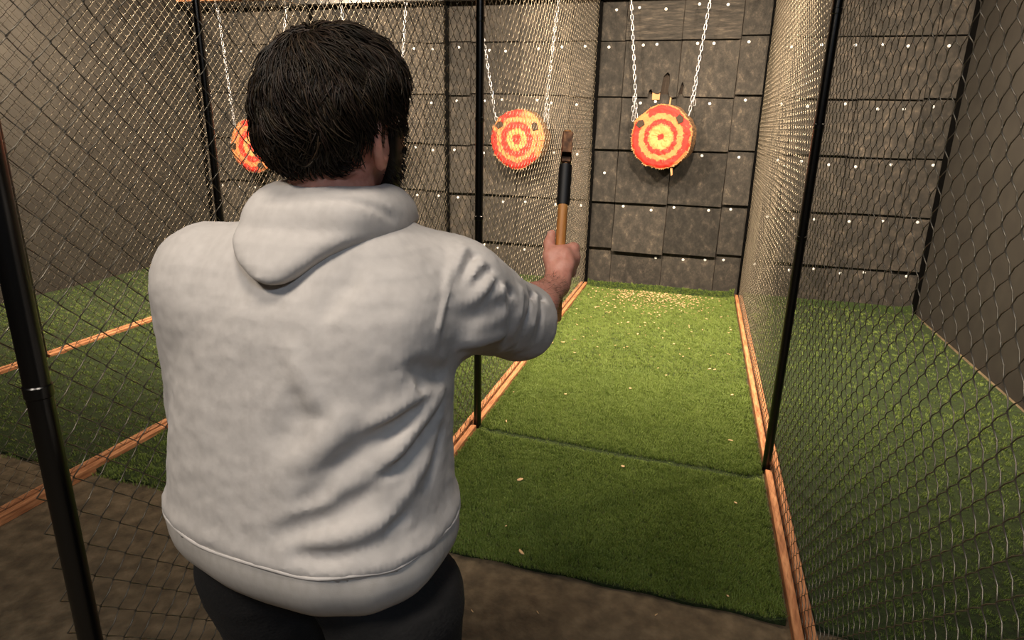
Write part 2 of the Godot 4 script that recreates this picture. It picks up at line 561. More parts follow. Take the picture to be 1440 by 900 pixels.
# a tile whose lower edge was chopped away by axes
func torn_tile(w: float, h: float, thick: float, left: bool) -> ArrayMesh:
	var o := PackedVector2Array()
	var b := -h * 0.5
	var l := -w * 0.5
	var r := w * 0.5
	if left:
		for p in [[l, b], [-0.012, b], [-0.004, b + 0.055], [0.014, b + 0.072], [0.026, b + 0.045], [0.05, b + 0.034], [0.085, b + 0.030], [0.104, b + 0.048], [0.112, b + 0.14], [0.120, b + 0.185], [0.150, b + 0.215], [0.170, b + 0.195], [0.174, b + 0.12], [0.166, b + 0.06], [0.180, b + 0.010], [0.20, b - 0.006], [r, b + 0.002]]: o.append(Vector2(p[0], p[1]))
	else:
		for p in [[l, b + 0.002], [l + 0.004, b + 0.004], [l + 0.02, b + 0.07], [l + 0.035, b + 0.13], [l + 0.05, b + 0.10], [l + 0.045, b + 0.03], [l + 0.06, b + 0.004], [r, b]]: o.append(Vector2(p[0], p[1]))
	o.append(Vector2(r, h * 0.5))
	o.append(Vector2(l, h * 0.5))
	var m := plate(o, thick, 0.003)
	# plate() lies between z = 0 and z = thick: centre it
	var s := Shape.new()
	var a := m.surface_get_arrays(0)
	for p in a[Mesh.ARRAY_VERTEX]: s.v.append(p - Vector3(0, 0, thick * 0.5))
	s.n = a[Mesh.ARRAY_NORMAL]
	s.ix = a[Mesh.ARRAY_INDEX]
	return s.done()

# ------------------------------------------------------------------ dividers of chain-link mesh
func chain_link(length: float, height: float, bottom: float) -> ArrayMesh:
	# the mesh lies in the plane x = 0 and runs from z = 0 to z = -length
	var s := Shape.new()
	var half := 0.0354
	var nw := int(length / half)
	var nr := int((height - bottom) / half)
	var noise := FastNoiseLite.new()
	noise.seed = 5
	noise.frequency = 3.0
	var r := 0.00135
	for k in nw:
		var pts := PackedVector3Array()
		var rad := PackedFloat32Array()
		for j in nr + 1:
			var col := (k + j) % 2
			var z := -(k + col) * half + (0.0016 if col == 0 else -0.0016)
			# slow bulges of a slack net
			var y := bottom + j * half
			var sag := noise.get_noise_3d(z * 0.25, y * 0.25, 7.0) * 0.018 * sin(PI * clampf((y - bottom) / (height - bottom), 0, 1))
			pts.append(Vector3(sag, y, z))
			rad.append(r)
			if j < nr:
				var zn := -(k + 1 - col) * half
				pts.append(Vector3(sag + (0.0036 if col == 0 else -0.0036), y + half * 0.5, (z + zn) * 0.5))
				rad.append(r)
		add_tube(s, pts, rad, 4)
	return s.done()

const DIVIDER_LABELS := [
	"chain-link divider at the side wall, left of the fourth target",
	"chain-link divider between the third and fourth targets, counted from the thrower's lane",
	"chain-link divider between the second and third targets, counted from the thrower's lane",
	"chain-link divider with black post, left of the thrower's lane",
	"chain-link divider bordering the thrower's lane on its right"]

func build_dividers() -> void:
	var near := -0.70
	var length := near - WALL_Z - 0.075
	var net := chain_link(length, 2.66, 0.0)
	var post_mesh := lathe([[0.0, 0.0], [0.019, 0.0], [0.0195, 0.004], [0.0195, 2.74], [0.017, 2.745], [0.0, 2.745]], 24)
	var sleeve := lathe([[0.0196, -0.011], [0.0215, -0.009], [0.0215, 0.009], [0.0196, 0.011]], 24)
	var order := [-2, -1, 0, 1]
	for i in order.size():
		var k: int = order[i]
		var xx := DIV_X + LANE * k
		var d := thing("divider_fence", Vector3(xx, 0, near), DIVIDER_LABELS[i + 1], "fence", "wire dividers between the lanes")
		part("wire_mesh", net, M.galvanised, d, Vector3(0, 0.004, 0))
		var posts := [-0.02, -2.24, -5.60]
		var cut := -2.24
		# two rails of sawn timber clamp the mesh to the floor; the lane-side one is cut round the post
		for side in [-1, 1]:
			if side * (1 if k <= 0 else -1) > 0:
				for run in [[-0.05, cut + 0.045], [cut - 0.030, -length]]:
					var L: float = run[0] - run[1]
					part("floor_board", chamfer_box(Vector3(0.029, 0.04, L), 0.0025), M.pine, d, Vector3(side * 0.0205, 0.020, (run[0] + run[1]) * 0.5))
			else:
				part("floor_board", chamfer_box(Vector3(0.029, 0.042, length - 0.03), 0.0025), M.pine, d, Vector3(side * 0.0205, 0.021, -length * 0.5))
		var out := 0.026 if k <= 0 else -0.026
		for z in [posts[0], posts[1]]:
			var p := part("post", post_mesh, M.black_paint, d, Vector3(out, 0, z))
			for y in [1.12, 1.575, 2.0]:
				part("joint_ring", sleeve, M.black_paint, p, Vector3(0, y, 0))
		part("top_cable", tube([Vector3(0, 2.655, 0), Vector3(0, 2.655, -length)], 0.004, 6), M.galvanised_plain, d)

# ------------------------------------------------------------------ turf
func turf_height(x: float, z: float, x0: float, x1: float) -> float:
	var y := 0.012
	y += 0.060 * smoothstep(-6.235, -6.285, z)             # turned up against the wall
	y += 0.016 * smoothstep(x0 + 0.05, x0, x) + 0.016 * smoothstep(x1 - 0.05, x1, x)
	y += 0.014 * smoothstep(0.12, 0.0, x1 - x) * smoothstep(-5.9, -6.2, z)
	y -= 0.0085 * exp(-pow((z + 2.89 + 0.05 * (0.2 - x)) / 0.034, 2.0))     # shallow groove along the dark band across the strip
	y += 0.003 * sin(x * 7.0 + z * 1.7) * sin(z * 2.3 + 1.0)
	return y

func build_turf(x0: float, x1: float, tufts: int, label: String, blades: Mesh) -> void:
	var t := thing("turf_strip", Vector3((x0 + x1) * 0.5, 0, (TURF_Z + WALL_Z) * 0.5), label, "artificial turf", "turf strips in the lanes")
	var o := t.position
	var s := Shape.new()
	var nx := 30
	var nz := 260
	var za := TURF_Z
	var zb := -6.29
	for j in nz + 1:
		for i in nx + 1:
			var z := lerpf(za, zb, pow(float(j) / nz, 0.8))
			var x := lerpf(x0, x1, float(i) / nx)
			if j == 0: z += 0.006 * sin(x * 23.0) + 0.012 * (x - 0.5)
			var e := 0.004
			var y := turf_height(x, z, x0, x1)
			s.v.append(Vector3(x, y, z) - o)
			s.n.append(Vector3(-(turf_height(x + e, z, x0, x1) - y) / e, 1.0, -(turf_height(x, z + e, x0, x1) - y) / e).normalized())
			s.c.append(Color.WHITE)
	for j in nz:
		for i in nx:
			var a := j * (nx + 1) + i
			for w in [a, a + 1, a + nx + 2, a, a + nx + 2, a + nx + 1]: s.ix.append(w)
	# near edge of the mat
	for i in nx:
		var a := s.v[i]
		var b := s.v[i + 1]
		s.face([a, b, Vector3(b.x, 0.001, b.z), Vector3(a.x, 0.001, a.z)])
	part("turf_mat", s.done(), M.turf_mat, t)
	var mm := MultiMesh.new()
	mm.transform_format = MultiMesh.TRANSFORM_3D
	mm.use_colors = true
	mm.mesh = blades
	mm.instance_count = tufts
	var nz2 := FastNoiseLite.new()
	nz2.seed = 9
	nz2.frequency = 1.3
	for i in tufts:
		var u := rng.randf()
		var z := lerpf(za, zb + 0.01, u)
		# more tufts where the strip is close
		if rng.randf() < 0.35: z = lerpf(za, -4.0, rng.randf())
		var x := rng.randf_range(x0 + 0.004, x1 - 0.004)
		var y := turf_height(x, z, x0, x1)
		var sc := rng.randf_range(0.75, 1.25)
		if absf(z + 2.89 + 0.05 * (0.2 - x)) < 0.026: sc *= 0.08  # blades kept very short along the groove, baring the dark mat
		var lay := nz2.get_noise_2d(x, z)
		var bs := Basis(Vector3.UP, rng.randf() * TAU)
		bs = Basis(Vector3(lay, 0, 0.9).normalized(), 0.2 * lay) * bs
		if z < -6.235: bs = Basis(Vector3.RIGHT, 0.5) * bs
		mm.set_instance_transform(i, Transform3D(bs.scaled(Vector3(1, sc, 1)), Vector3(x, y - 0.002, z) - o))
		var t1 := clampf(nz2.get_noise_2d(x * 2.0 + 40.0, z * 2.0) * 0.5 + 0.5 + rng.randf_range(-0.25, 0.25), 0, 1)
		mm.set_instance_color(i, Color(0.80, 0.84, 0.72).lerp(Color(1.15, 1.12, 1.1), t1))
	var mi := MultiMeshInstance3D.new()
	mi.name = "grass_blades"
	mi.multimesh = mm
	mi.material_override = M.turf_blade
	mi.set_meta("kind", "stuff")
	t.add_child(mi)

func blade_tuft() -> ArrayMesh:
	var s := Shape.new()
	for k in 11:
		var a := rng.randf() * TAU
		var root := Vector3(rng.randf_range(-0.008, 0.008), 0, rng.randf_range(-0.008, 0.008))
		var lean := Vector3(cos(a), 0, sin(a)) * rng.randf_range(0.002, 0.011)
		var hh := rng.randf_range(0.009, 0.017)
		var side := Vector3(-sin(a), 0, cos(a)) * 0.0009
		var col := Color(0.118, 0.186, 0.022).lerp(Color(0.240, 0.325, 0.092), rng.randf())
		if rng.randf() < 0.12: col = Color(0.30, 0.30, 0.13)
		var mid := root + lean * 0.4 + Vector3(0, hh * 0.6, 0)
		var tip := root + lean + Vector3(0, hh, 0)
		s.face([root - side, root + side, mid + side * 0.8, mid - side * 0.8], col)
		s.face([mid - side * 0.8, mid + side * 0.8, tip], col)
	return s.done(false, true)

# ------------------------------------------------------------------ wood chips
func chip_mesh(seed_: int) -> ArrayMesh:
	var r := RandomNumberGenerator.new()
	r.seed = seed_
	var l := r.randf_range(0.010, 0.024)
	var w := r.randf_range(0.004, 0.010)
	var o := PackedVector2Array([Vector2(-l, -w * r.randf_range(0.3, 1.0)), Vector2(-l * 0.2, -w), Vector2(l * 0.8, -w * r.randf_range(0.4, 1.0)), Vector2(l, w * r.randf_range(-0.2, 0.3)), Vector2(l * 0.3, w), Vector2(-l * 0.7, w * r.randf_range(0.4, 1.0))])
	return plate(o, 0.004, 0.001)

func build_chips() -> void:
	var kinds := []
	for i in 6: kinds.append(chip_mesh(100 + i))
	# chips one can pick out on the open turf and on the concrete
	var spots := [[0.14, -2.47], [-0.16, -3.41], [-0.09, -3.02], [0.18, -2.12], [0.28, -1.98], [1.07, -2.58], [0.14, -3.49], [0.70, -3.99], [0.64, -4.11], [0.50, -3.70], [0.97, -4.21], [0.98, -4.49], [1.10, -3.81], [0.23, -4.24], [-0.07, -4.42], [0.57, -2.74], [1.07, -3.18], [1.02, -1.97], [0.33, -5.1], [0.7, -5.2], [0.12, -5.35], [1.12, -5.1], [0.02, -5.7], [-0.12, -5.2], [0.55, -5.35], [0.80, -4.65], [0.5, -4.8], [0.05, -4.6]]
	for i in 45: spots.append([rng.randf_range(-0.18, 1.16), rng.randf_range(-6.1, -4.2)])
	for i in spots.size():
		var sp: Array = spots[i]
		var y := turf_height(sp[0], sp[1], -0.205, 1.203) + 0.012
		var turn := Basis(Vector3.UP, rng.randf() * TAU) * Basis(Vector3.RIGHT, -PI / 2 + rng.randf_range(-0.3, 0.3))
		var o := single("wood_chip", kinds[i % 6], M.chip_wood, Vector3(sp[0], y, sp[1]), turn.scaled(Vector3.ONE * rng.randf_range(0.35, 0.8)), "small pale wood chip lying loose on the green turf of the thrower's lane", "wood chip", "loose chips on the turf")
		if i == 0: o.scale = Vector3.ONE * 0.95
	for sp in [[0.20, -1.66], [0.79, -1.83], [0.41, -1.72]]:
		single("wood_chip", kinds[2], M.chip_wood, Vector3(sp[0], 0.002, sp[1]), (Basis(Vector3.UP, rng.randf() * TAU) * Basis(Vector3.RIGHT, -PI / 2)).scaled(Vector3.ONE * 0.35), "tiny wood crumb lying on the brown concrete floor", "wood chip", "crumbs on the concrete")
	# the litter under each target, too thick to count
	for k in [[0.47, 620, "thick scatter of pale wood chips under the thrower's target"], [-1.0, 420, "scatter of pale wood chips on the turf under the target behind the wire mesh"]]:
		var mm := MultiMesh.new()
		mm.transform_format = MultiMesh.TRANSFORM_3D
		mm.mesh = kinds[1]
		mm.instance_count = k[1]
		var x0 := -0.215 if k[0] > 0 else -1.715
		for i in k[1]:
			var x: float = k[0] + clampf(rng.randfn(0.0, 0.27), -0.6, 0.66)
			var z := -6.2 + absf(rng.randfn(0.0, 0.28))
			if i % 6 == 0: z = -6.2 + absf(rng.randfn(0.0, 0.75))
			z = minf(z, -4.4)
			var turn := Basis(Vector3.UP, rng.randf() * TAU) * Basis(Vector3.RIGHT, -PI / 2 + rng.randfn(0.0, 0.3))
			var sc := rng.randf_range(0.3, 0.95)
			mm.set_instance_transform(i, Transform3D(turn.scaled(Vector3(sc, sc, sc)), Vector3(x, turf_height(x, z, x0, x0 + 1.43) + 0.012, z)))
		var mi := MultiMeshInstance3D.new()
		mi.name = numbered("wood_chip_litter")
		mi.multimesh = mm
		mi.material_override = M.chip_wood
		add_child(mi)
		tag(mi, k[2], "wood chips", "", "stuff")

# ------------------------------------------------------------------ log targets on chains
# paint on the end grain: rings of red between bare wood, with the wear of many hits
func target_paint(seed_: int, bands: Array, bare: Array, marks: int) -> ImageTexture:
	var size := 512
	var im := Image.create(size, size, false, Image.FORMAT_RGB8)
	var n := FastNoiseLite.new()
	n.seed = seed_
	n.frequency = 0.02
	n.fractal_octaves = 4
	var fine := FastNoiseLite.new()
	fine.seed = seed_ + 3
	fine.frequency = 0.09
	fine.fractal_octaves = 3
	for y in size:
		for x in size:
			var p := Vector2(x - size * 0.5, y - size * 0.5) / (size * 0.5)
			var r := p.length()
			var a := p.angle()
			var wob := n.get_noise_2d(x, y) * 0.060 + fine.get_noise_2d(x, y) * 0.030
			var ra := r + wob
			# yearly rings of the log
			var ring := 0.5 + 0.5 * sin(ra * 150.0 + n.get_noise_2d(x * 0.5, y * 0.5) * 6.0)
			var grain := fine.get_noise_2d(x * 1.5, y * 1.5) * 0.5 + 0.5
			var c := Color(0.66, 0.38, 0.21).lerp(Color(0.78, 0.50, 0.30), clampf(grain * 0.8 + ring * 0.25, 0, 1))
			if r < 0.36: c = c.lerp(Color(0.82, 0.57, 0.33), 0.6)
			var red := 0.0
			for b in bands:
				red = maxf(red, smoothstep(b[0] - 0.012, b[0] + 0.012, ra) * (1.0 - smoothstep(b[1] - 0.012, b[1] + 0.012, ra)))
			for q in bare:     # worn to the wood: [angle, spread, from radius]
				var da := absf(angle_difference(a, q[0]))
				red *= 1.0 - (1.0 - smoothstep(q[1] * 0.6, q[1], da + wob * 3.0)) * smoothstep(q[2] - 0.05, q[2], r)
			red *= 0.62 + 0.38 * smoothstep(0.30, 0.46, grain + 0.10)
			var paint := Color(0.66, 0.07, 0.055).lerp(Color(0.78, 0.17, 0.12), grain)
			c = c.lerp(paint, red)
			im.set_pixel(x, y, c)
	# a drying crack that runs in from the rim
	for k in 90:
		var rr := lerpf(0.56, 0.99, k / 90.0)
		if rr > 0.72 and rr < 0.78: continue
		var cy := size * 0.5 + (0.03 + 0.02 * sin(rr * 19.0)) * size * 0.5
		for e in (3 if rr > 0.8 else 2): im.set_pixel(int(size * 0.5 * (1.0 + rr)) % size, int(cy) + e, Color(0.25, 0.09, 0.05))
		for e in (3 if rr > 0.8 else 1): im.set_pixel((int(size * 0.5 * (1.0 + rr)) + 1) % size, int(cy) + e, Color(0.25, 0.09, 0.05))
	# short pale cuts left by blades, torn across the paint
	var r2 := RandomNumberGenerator.new()
	r2.seed = seed_
	for i in marks:
		var q := Vector2(r2.randfn(0, 0.36), r2.randfn(0, 0.36))
		var l := r2.randf_range(0.02, 0.09)
		var th := PI * 0.5 + r2.randfn(0, 0.5)
		var col := Color(0.84, 0.62, 0.38).lerp(Color(0.66, 0.28, 0.15), r2.randf())
		if r2.randf() < 0.2: col = Color(0.36, 0.12, 0.08)
		for k in 24:
			var w := q + Vector2(cos(th), sin(th)) * l * (k / 24.0 - 0.5)
			var px := Vector2i(int((w.x * 0.5 + 0.5) * size), int((w.y * 0.5 + 0.5) * size))
			for e in 2:
				if px.x + e > 0 and px.x + e < size and px.y > 0 and px.y < size: im.set_pixel(px.x + e, px.y, col)
	return ImageTexture.create_from_image(im)

func build_target(at: Vector3, radius: float, thick: float, outline_seed: int, yaw: float, roll: float, material: Material, label: String, chains: Array, tails: Array, chain_label: String) -> void:
	var t := thing("log_target", at, label, "target", "log targets on chains")
	var turn := Basis(Vector3.UP, yaw) * Basis(Vector3.BACK, roll)
	var n := FastNoiseLite.new()
	n.seed = outline_seed
	n.frequency = 1.0
	var sides := 72
	var rim := func(a: float, z: float) -> float:
		return radius * (1.0 + 0.055 * n.get_noise_3d(cos(a) * 0.9, sin(a) * 0.9, 3.0) + 0.035 * n.get_noise_3d(cos(a) * 4.0, sin(a) * 4.0, z * 3.0) + 0.018 * n.get_noise_3d(cos(a) * 14.0, sin(a) * 14.0, z * 9.0))
	# end grain, hacked uneven
	var s := Shape.new()
	var rings := 22
	for j in rings + 1:
		for i in sides + 1:
			var a := TAU * i / sides
			var f := float(j) / rings
			var rr: float = rim.call(a, 0.0) * f
			var p := Vector3(cos(a) * rr, sin(a) * rr, 0)
			var z := 0.010 * n.get_noise_3d(p.x * 22.0, p.y * 22.0, 9.0) + 0.006 * n.get_noise_3d(p.x * 70.0, p.y * 40.0, 2.0) - 0.012 * smoothstep(0.30, 0.0, f) - 0.020 * smoothstep(0.9, 1.0, f)
			s.v.append(Vector3(p.x, p.y, z))
			s.uv.append(Vector2(0.5 + 0.5 * f * cos(a), 0.5 - 0.5 * f * sin(a)))
			s.c.append(Color.WHITE)
			s.n.append(Vector3.BACK)
	for j in rings:
		for i in sides:
			var a := j * (sides + 1) + i
			for w in [a, a + sides + 1, a + sides + 2, a, a + sides + 2, a + 1]: s.ix.append(w)
	smooth_normals(s, Vector3.BACK)
	part("painted_face", s.done(true), material, t, Vector3.ZERO, turn)
	# bark and the back of the slice
	var b := Shape.new()
	var steps := 6
	for j in steps + 1:
		for i in sides + 1:
			var a := TAU * i / sides
			var z := -0.020 - thick * j / steps
			var rr: float = rim.call(a, z) * (1.0 + 0.02 * sin(PI * j / steps))
			if j == 0: rr = rim.call(a, 0.0)
			b.v.append(Vector3(cos(a) * rr, sin(a) * rr, z if j > 0 else -0.012 + 0.010 * n.get_noise_3d(cos(a) * rr * 22.0, sin(a) * rr * 22.0, 9.0) - 0.008))
			b.c.append(Color.WHITE)
			b.n.append(Vector3(cos(a), sin(a), 0))
	for j in steps:
		for i in sides:
			var a := j * (sides + 1) + i
			for w in [a, a + 1, a + sides + 2, a, a + sides + 2, a + sides + 1]: b.ix.append(w)
	var back := []
	for i in sides: back.append(b.v[steps * (sides + 1) + i])
	b.face(back)
	part("bark", b.done(), M.bark, t, Vector3.ZERO, turn)
	# splinters bristling from the rim
	var sp := Shape.new()
	for i in 120:
		var a := rng.randf() * TAU
		if rng.randf() < 0.5: a = rng.randf_range(PI * 1.05, PI * 1.95)
		var rr: float = rim.call(a, 0.0)
		var q := Vector3(cos(a) * rr * 0.985, sin(a) * rr * 0.985, -0.012)
		var d := Vector3(cos(a + rng.randfn(0, 0.35)), sin(a + rng.randfn(0, 0.35)), rng.randf_range(-0.4, 0.6)).normalized()
		var l := rng.randf_range(0.006, 0.020)
		var wd := Vector3(-sin(a), cos(a), 0) * rng.randf_range(0.002, 0.005)
		var dp := Vector3(0, 0, 0.003)
		for f in [[q - wd, q + wd, q + d * l], [q + wd, q - dp, q + d * l], [q - dp, q - wd, q + d * l]]: sp.face(f)
	var spl := part("rim_splinters", sp.done(), M.fresh_wood, t, Vector3.ZERO, turn)
	spl.set_meta("kind", "stuff")
	# steel straps that the chains are bolted to
	for k in chains.size():
		var e: Vector3 = chains[k][0] - at
		var flat := PackedVector2Array([Vector2(-0.030, -0.030), Vector2(0.012, -0.042), Vector2(0.036, -0.008), Vector2(0.020, 0.036), Vector2(-0.022, 0.030)])
		var dir := Vector2(e.x, e.y).normalized()
		var inward := dir * radius * 0.80
		var st := part("hanger_plate", plate(flat, 0.012, 0.002), M.hanger_steel, t, turn * Vector3(inward.x, inward.y, -0.004), turn * Basis(Vector3.BACK, 0.5 if dir.x > 0 else 2.2))
		st.set_meta("label", "dark steel plate that the chain is bolted to")
	# the chains
	for k in chains.size():
		build_chain(chains[k][0], chains[k][1], tails[k], chain_label % ["left" if k == 0 else "right"])

func smooth_normals(s: Shape, outward: Vector3) -> void:
	var acc := PackedVector3Array()
	acc.resize(s.v.size())
	for i in range(0, s.ix.size(), 3):
		var a := s.ix[i]
		var b := s.ix[i + 1]
		var c := s.ix[i + 2]
		var nn := (s.v[b] - s.v[a]).cross(s.v[c] - s.v[a])
		if outward != Vector3.ZERO and nn.dot(outward) < 0.0: nn = -nn
		acc[a] += nn
		acc[b] += nn
		acc[c] += nn
	for i in acc.size(): s.n[i] = acc[i].normalized() if acc[i].length() > 1e-14 else outward

var link_mesh: ArrayMesh
func make_link() -> ArrayMesh:
	var pts := PackedVector3Array()
	var rad := PackedFloat32Array()
	for k in 14:
		var a := TAU * k / 14.0
		pts.append(Vector3(cos(a) * 0.0105, sin(a) * 0.0105 + (0.0145 if sin(a) > 0.01 else (-0.0145 if sin(a) < -0.01 else 0.0)), 0))
		rad.append(0.0034)
	var s := Shape.new()
	add_tube(s, pts, rad, 5, Color.WHITE, true)
	return s.done()

func build_chain(low: Vector3, high: Vector3, tail: Vector3, label: String) -> void:
	if link_mesh == null: link_mesh = make_link()
	var c := thing("chain", high, label, "chain", "chains of the log targets")
	var pitch := 0.0412
	var n := int(round(low.distance_to(high) / pitch))
	var d := (low - high) / n
	var axis := -d.normalized()
	for i in n:
		var b := Basis(axis.cross(Vector3.BACK).normalized(), axis, Vector3.ZERO)
		b.z = b.x.cross(b.y)
		b = b * Basis(Vector3.UP, (0.25 if i % 2 == 0 else PI * 0.5 + 0.2) + 0.12 * sin(i * 1.7))
		part("link", link_mesh, M.chain_steel, c, d * (i + 0.5), b)
	# the spare end of the chain, hooked back and hanging loose
	if tail != Vector3.ZERO:
		for i in 5:
			var p := tail + Vector3(0.004 * sin(i * 2.0), -pitch * i, 0.012)
			part("link", link_mesh, M.chain_steel, c, p - high, Basis(Vector3.BACK, 0.06 * sin(i * 3.0)) * Basis(Vector3.UP, 0.3 if i % 2 == 0 else 1.8))
	# hook over the rail
	part("rail_hook", tube([Vector3(0, -0.01, 0), Vector3(0, 0.005, 0.024), Vector3(0, 0.03, 0.033), Vector3(0, 0.058, 0.030), Vector3(0, 0.066, 0.0)], 0.004, 8), M.chain_steel, c)

func build_targets() -> void:
	var a := mat("paint_main", Color.WHITE, 0.75)
	a.albedo_texture = target_paint(7, [[0.0, 0.10], [0.41, 0.555], [0.735, 0.965]], [[-2.3, 0.25, 0.7], [0.9, 0.35, 0.93]], 170)
	var b := mat("paint_second", Color.WHITE, 0.75)
	b.albedo_texture = target_paint(19, [[0.0, 0.17], [0.38, 0.60], [0.76, 1.02]], [[-0.75, 0.75, 0.62], [0.2, 0.55, 0.82], [-2.6, 0.3, 0.8]], 260)
	var rail := 2.662
	build_target(Vector3(0.402, 1.478, -6.085), 0.278, 0.165, 3, -0.20, 0.1, a, "round log target with crisp red rings, hanging in the thrower's lane",
		[[Vector3(0.168, 1.640, -6.17), Vector3(0.040, rail, HANG_Z)], [Vector3(0.628, 1.665, -6.17), Vector3(0.715, rail, HANG_Z)]], [Vector3(0.135, 1.80, -6.17), Vector3(0.66, 1.94, -6.18)], "steel chain holding the %s side of the target in the thrower's lane")
	build_target(Vector3(-0.936, 1.424, -6.085), 0.272, 0.17, 14, -0.10, 0.0, b, "worn log target with blurred red rings, behind the first wire divider",
		[[Vector3(-1.165, 1.585, -6.17), Vector3(-1.375, rail, HANG_Z)], [Vector3(-0.690, 1.590, -6.17), Vector3(-0.605, rail, HANG_Z)]], [Vector3.ZERO, Vector3(-0.655, 1.72, -6.18)], "steel chain holding the %s side of the worn target behind the first divider")
	build_target(Vector3(-2.45, 1.36, -6.085), 0.272, 0.165, 25, 0.0, 1.9, a, "log target in the third lane, hidden behind the thrower's head",
		[[Vector3(-2.70, 1.52, -6.17), Vector3(-2.80, rail, HANG_Z)], [Vector3(-2.20, 1.52, -6.17), Vector3(-2.10, rail, HANG_Z)]], [Vector3.ZERO, Vector3.ZERO], "steel chain holding the %s side of the target in the third lane")
	build_target(Vector3(-3.905, 1.27, -6.085), 0.275, 0.165, 36, 0.0, 2.6, b, "log target in the fourth lane beside the far side wall",
		[[Vector3(-4.16, 1.43, -6.17), Vector3(-4.25, rail, HANG_Z)], [Vector3(-3.65, 1.43, -6.17), Vector3(-3.42, rail, HANG_Z)]], [Vector3.ZERO, Vector3.ZERO], "steel chain holding the %s side of the target in the fourth lane")
	# the long sliver that hangs from the lower rim of the main target
	single("wood_sliver", plate(PackedVector2Array([Vector2(-0.008, 0.05), Vector2(0.008, 0.055), Vector2(0.016, 0.0), Vector2(0.014, -0.055), Vector2(-0.002, -0.062), Vector2(-0.004, -0.01)]), 0.006, 0.0015), M.fresh_wood, Vector3(0.515, 1.205, -6.10), Basis(Vector3.BACK, 0.14), "long pale sliver dangling from the lower rim of the target", "wood sliver")

# ------------------------------------------------------------------ lamps
func build_lane_lamp(at: Vector3, aim: Vector3, energy: float, label: String) -> void:
	var l := thing("spot_lamp", at, label, "lamp", "ceiling spot lamps above the lanes")
	var dir := (aim - at).normalized()
	var b := Basis.looking_at(dir, Vector3.UP) * Basis(Vector3.RIGHT, -PI / 2)     # y axis along the beam
	part("housing", lathe([[0.0, -0.14], [0.045, -0.14], [0.06, -0.11], [0.072, 0.02], [0.075, 0.03], [0.068, 0.03], [0.066, 0.0], [0.0, 0.0]], 24), M.black_matt, l, Vector3.ZERO, b)
	part("lens", lathe([[0.064, 0.006], [0.05, 0.012], [0.0, 0.016]], 24), M.lamp_lens, l, Vector3.ZERO, b)
	part("bracket", tube([Vector3(0, 0.0, 0.07), Vector3(0, 0.10, 0.07), Vector3(0, 3.3 - at.y, 0.04)], 0.011, 8), M.black_matt, l)
	var sl := SpotLight3D.new()
	sl.name = "beam"
	sl.light_energy = energy
	sl.light_color = Color(1.0, 0.90, 0.77)
	sl.spot_angle = 84.0
	sl.spot_angle_attenuation = 1.0
	sl.spot_range = 14.0
	sl.spot_attenuation = 2.0
	sl.light_size = 0.06
	sl.shadow_enabled = true
	l.add_child(sl)
	sl.transform = Transform3D(Basis.looking_at(dir, Vector3.UP), dir * 0.03)

# ------------------------------------------------------------------ the axe
func build_axe(foot: Vector3, axis: Vector3, edge_dir: Vector3) -> void:
	var x := thing("throwing_axe", foot, "hatchet with wooden handle and black grip wrap held upright in the thrower's hand", "axe")
	var fwd := (edge_dir - axis * edge_dir.dot(axis)).normalized()
	var b := Basis(fwd.cross(axis).normalized() * -1.0, axis, fwd)      # y along the handle, z towards the blade
	b.x = b.y.cross(b.z)
	var s := Shape.new()
	var sides := 16
	# oval handle, swelling at the foot
	var prof := [[0.0, 0.011, 0.016], [0.004, 0.014, 0.020], [0.03, 0.0138, 0.019], [0.07, 0.0120, 0.016], [0.20, 0.0118, 0.015], [0.30, 0.0118, 0.015], [0.40, 0.0110, 0.014], [0.452, 0.0105, 0.014]]
	oval(s, prof, sides)
	part("handle", s.done(), M.ash_handle, x, Vector3.ZERO, b)
	s = Shape.new()
	oval(s, [[0.275, 0.0125, 0.0155], [0.277, 0.0150, 0.0185], [0.296, 0.0158, 0.0192], [0.316, 0.0154, 0.0188], [0.336, 0.0158, 0.0192], [0.354, 0.0154, 0.0188], [0.370, 0.0152, 0.0186], [0.372, 0.0125, 0.0155]], sides)
	part("grip_wrap", s.done(), M.grip_tape, x, Vector3.ZERO, b)
	# head: poll, cheeks and a flared blade; seen from behind it is narrow
	var h := Shape.new()
	var st := [[-0.034, 0.0100, 0.392, 0.440], [-0.028, 0.0112, 0.390, 0.443], [0.0, 0.0125, 0.388, 0.446], [0.022, 0.0105, 0.386, 0.449], [0.05, 0.0065, 0.376, 0.454], [0.085, 0.0033, 0.361, 0.462], [0.104, 0.0006, 0.354, 0.467]]
	for i in st.size() - 1:
		var p: Array = st[i]
		var q: Array = st[i + 1]
		for sg in [-1.0, 1.0]:
			h.face([Vector3(sg * p[1], p[2], p[0]), Vector3(sg * p[1], p[3], p[0]), Vector3(sg * q[1], q[3], q[0]), Vector3(sg * q[1], q[2], q[0])])
			h.n[h.n.size() - 1] = Vector3(sg, 0, 0)
			for w in 4:
				h.n[h.n.size() - 1 - w] = Vector3(sg, 0, (p[1] - q[1]) / (q[0] - p[0]) * 1.0).normalized()
		for e in [2, 3]:
			var up := Vector3.UP if e == 3 else Vector3.DOWN
			h.face([Vector3(-p[1], p[e], p[0]), Vector3(p[1], p[e], p[0]), Vector3(q[1], q[e], q[0]), Vector3(-q[1], q[e], q[0])])
			for w in 4: h.n[h.n.size() - 1 - w] = up
	h.face([Vector3(-0.0100, 0.392, -0.034), Vector3(0.0100, 0.392, -0.034), Vector3(0.0100, 0.440, -0.034), Vector3(-0.0100, 0.440, -0.034)])
	for w in 4: h.n[h.n.size() - 1 - w] = Vector3.FORWARD
	part("axe_head", h.done(), M.axe_iron, x, Vector3.ZERO, b)
	part("head_collar", chamfer_box(Vector3(0.0255, 0.016, 0.034), 0.003), M.axe_iron, x, b * Vector3(0, 0.381, 0), b)

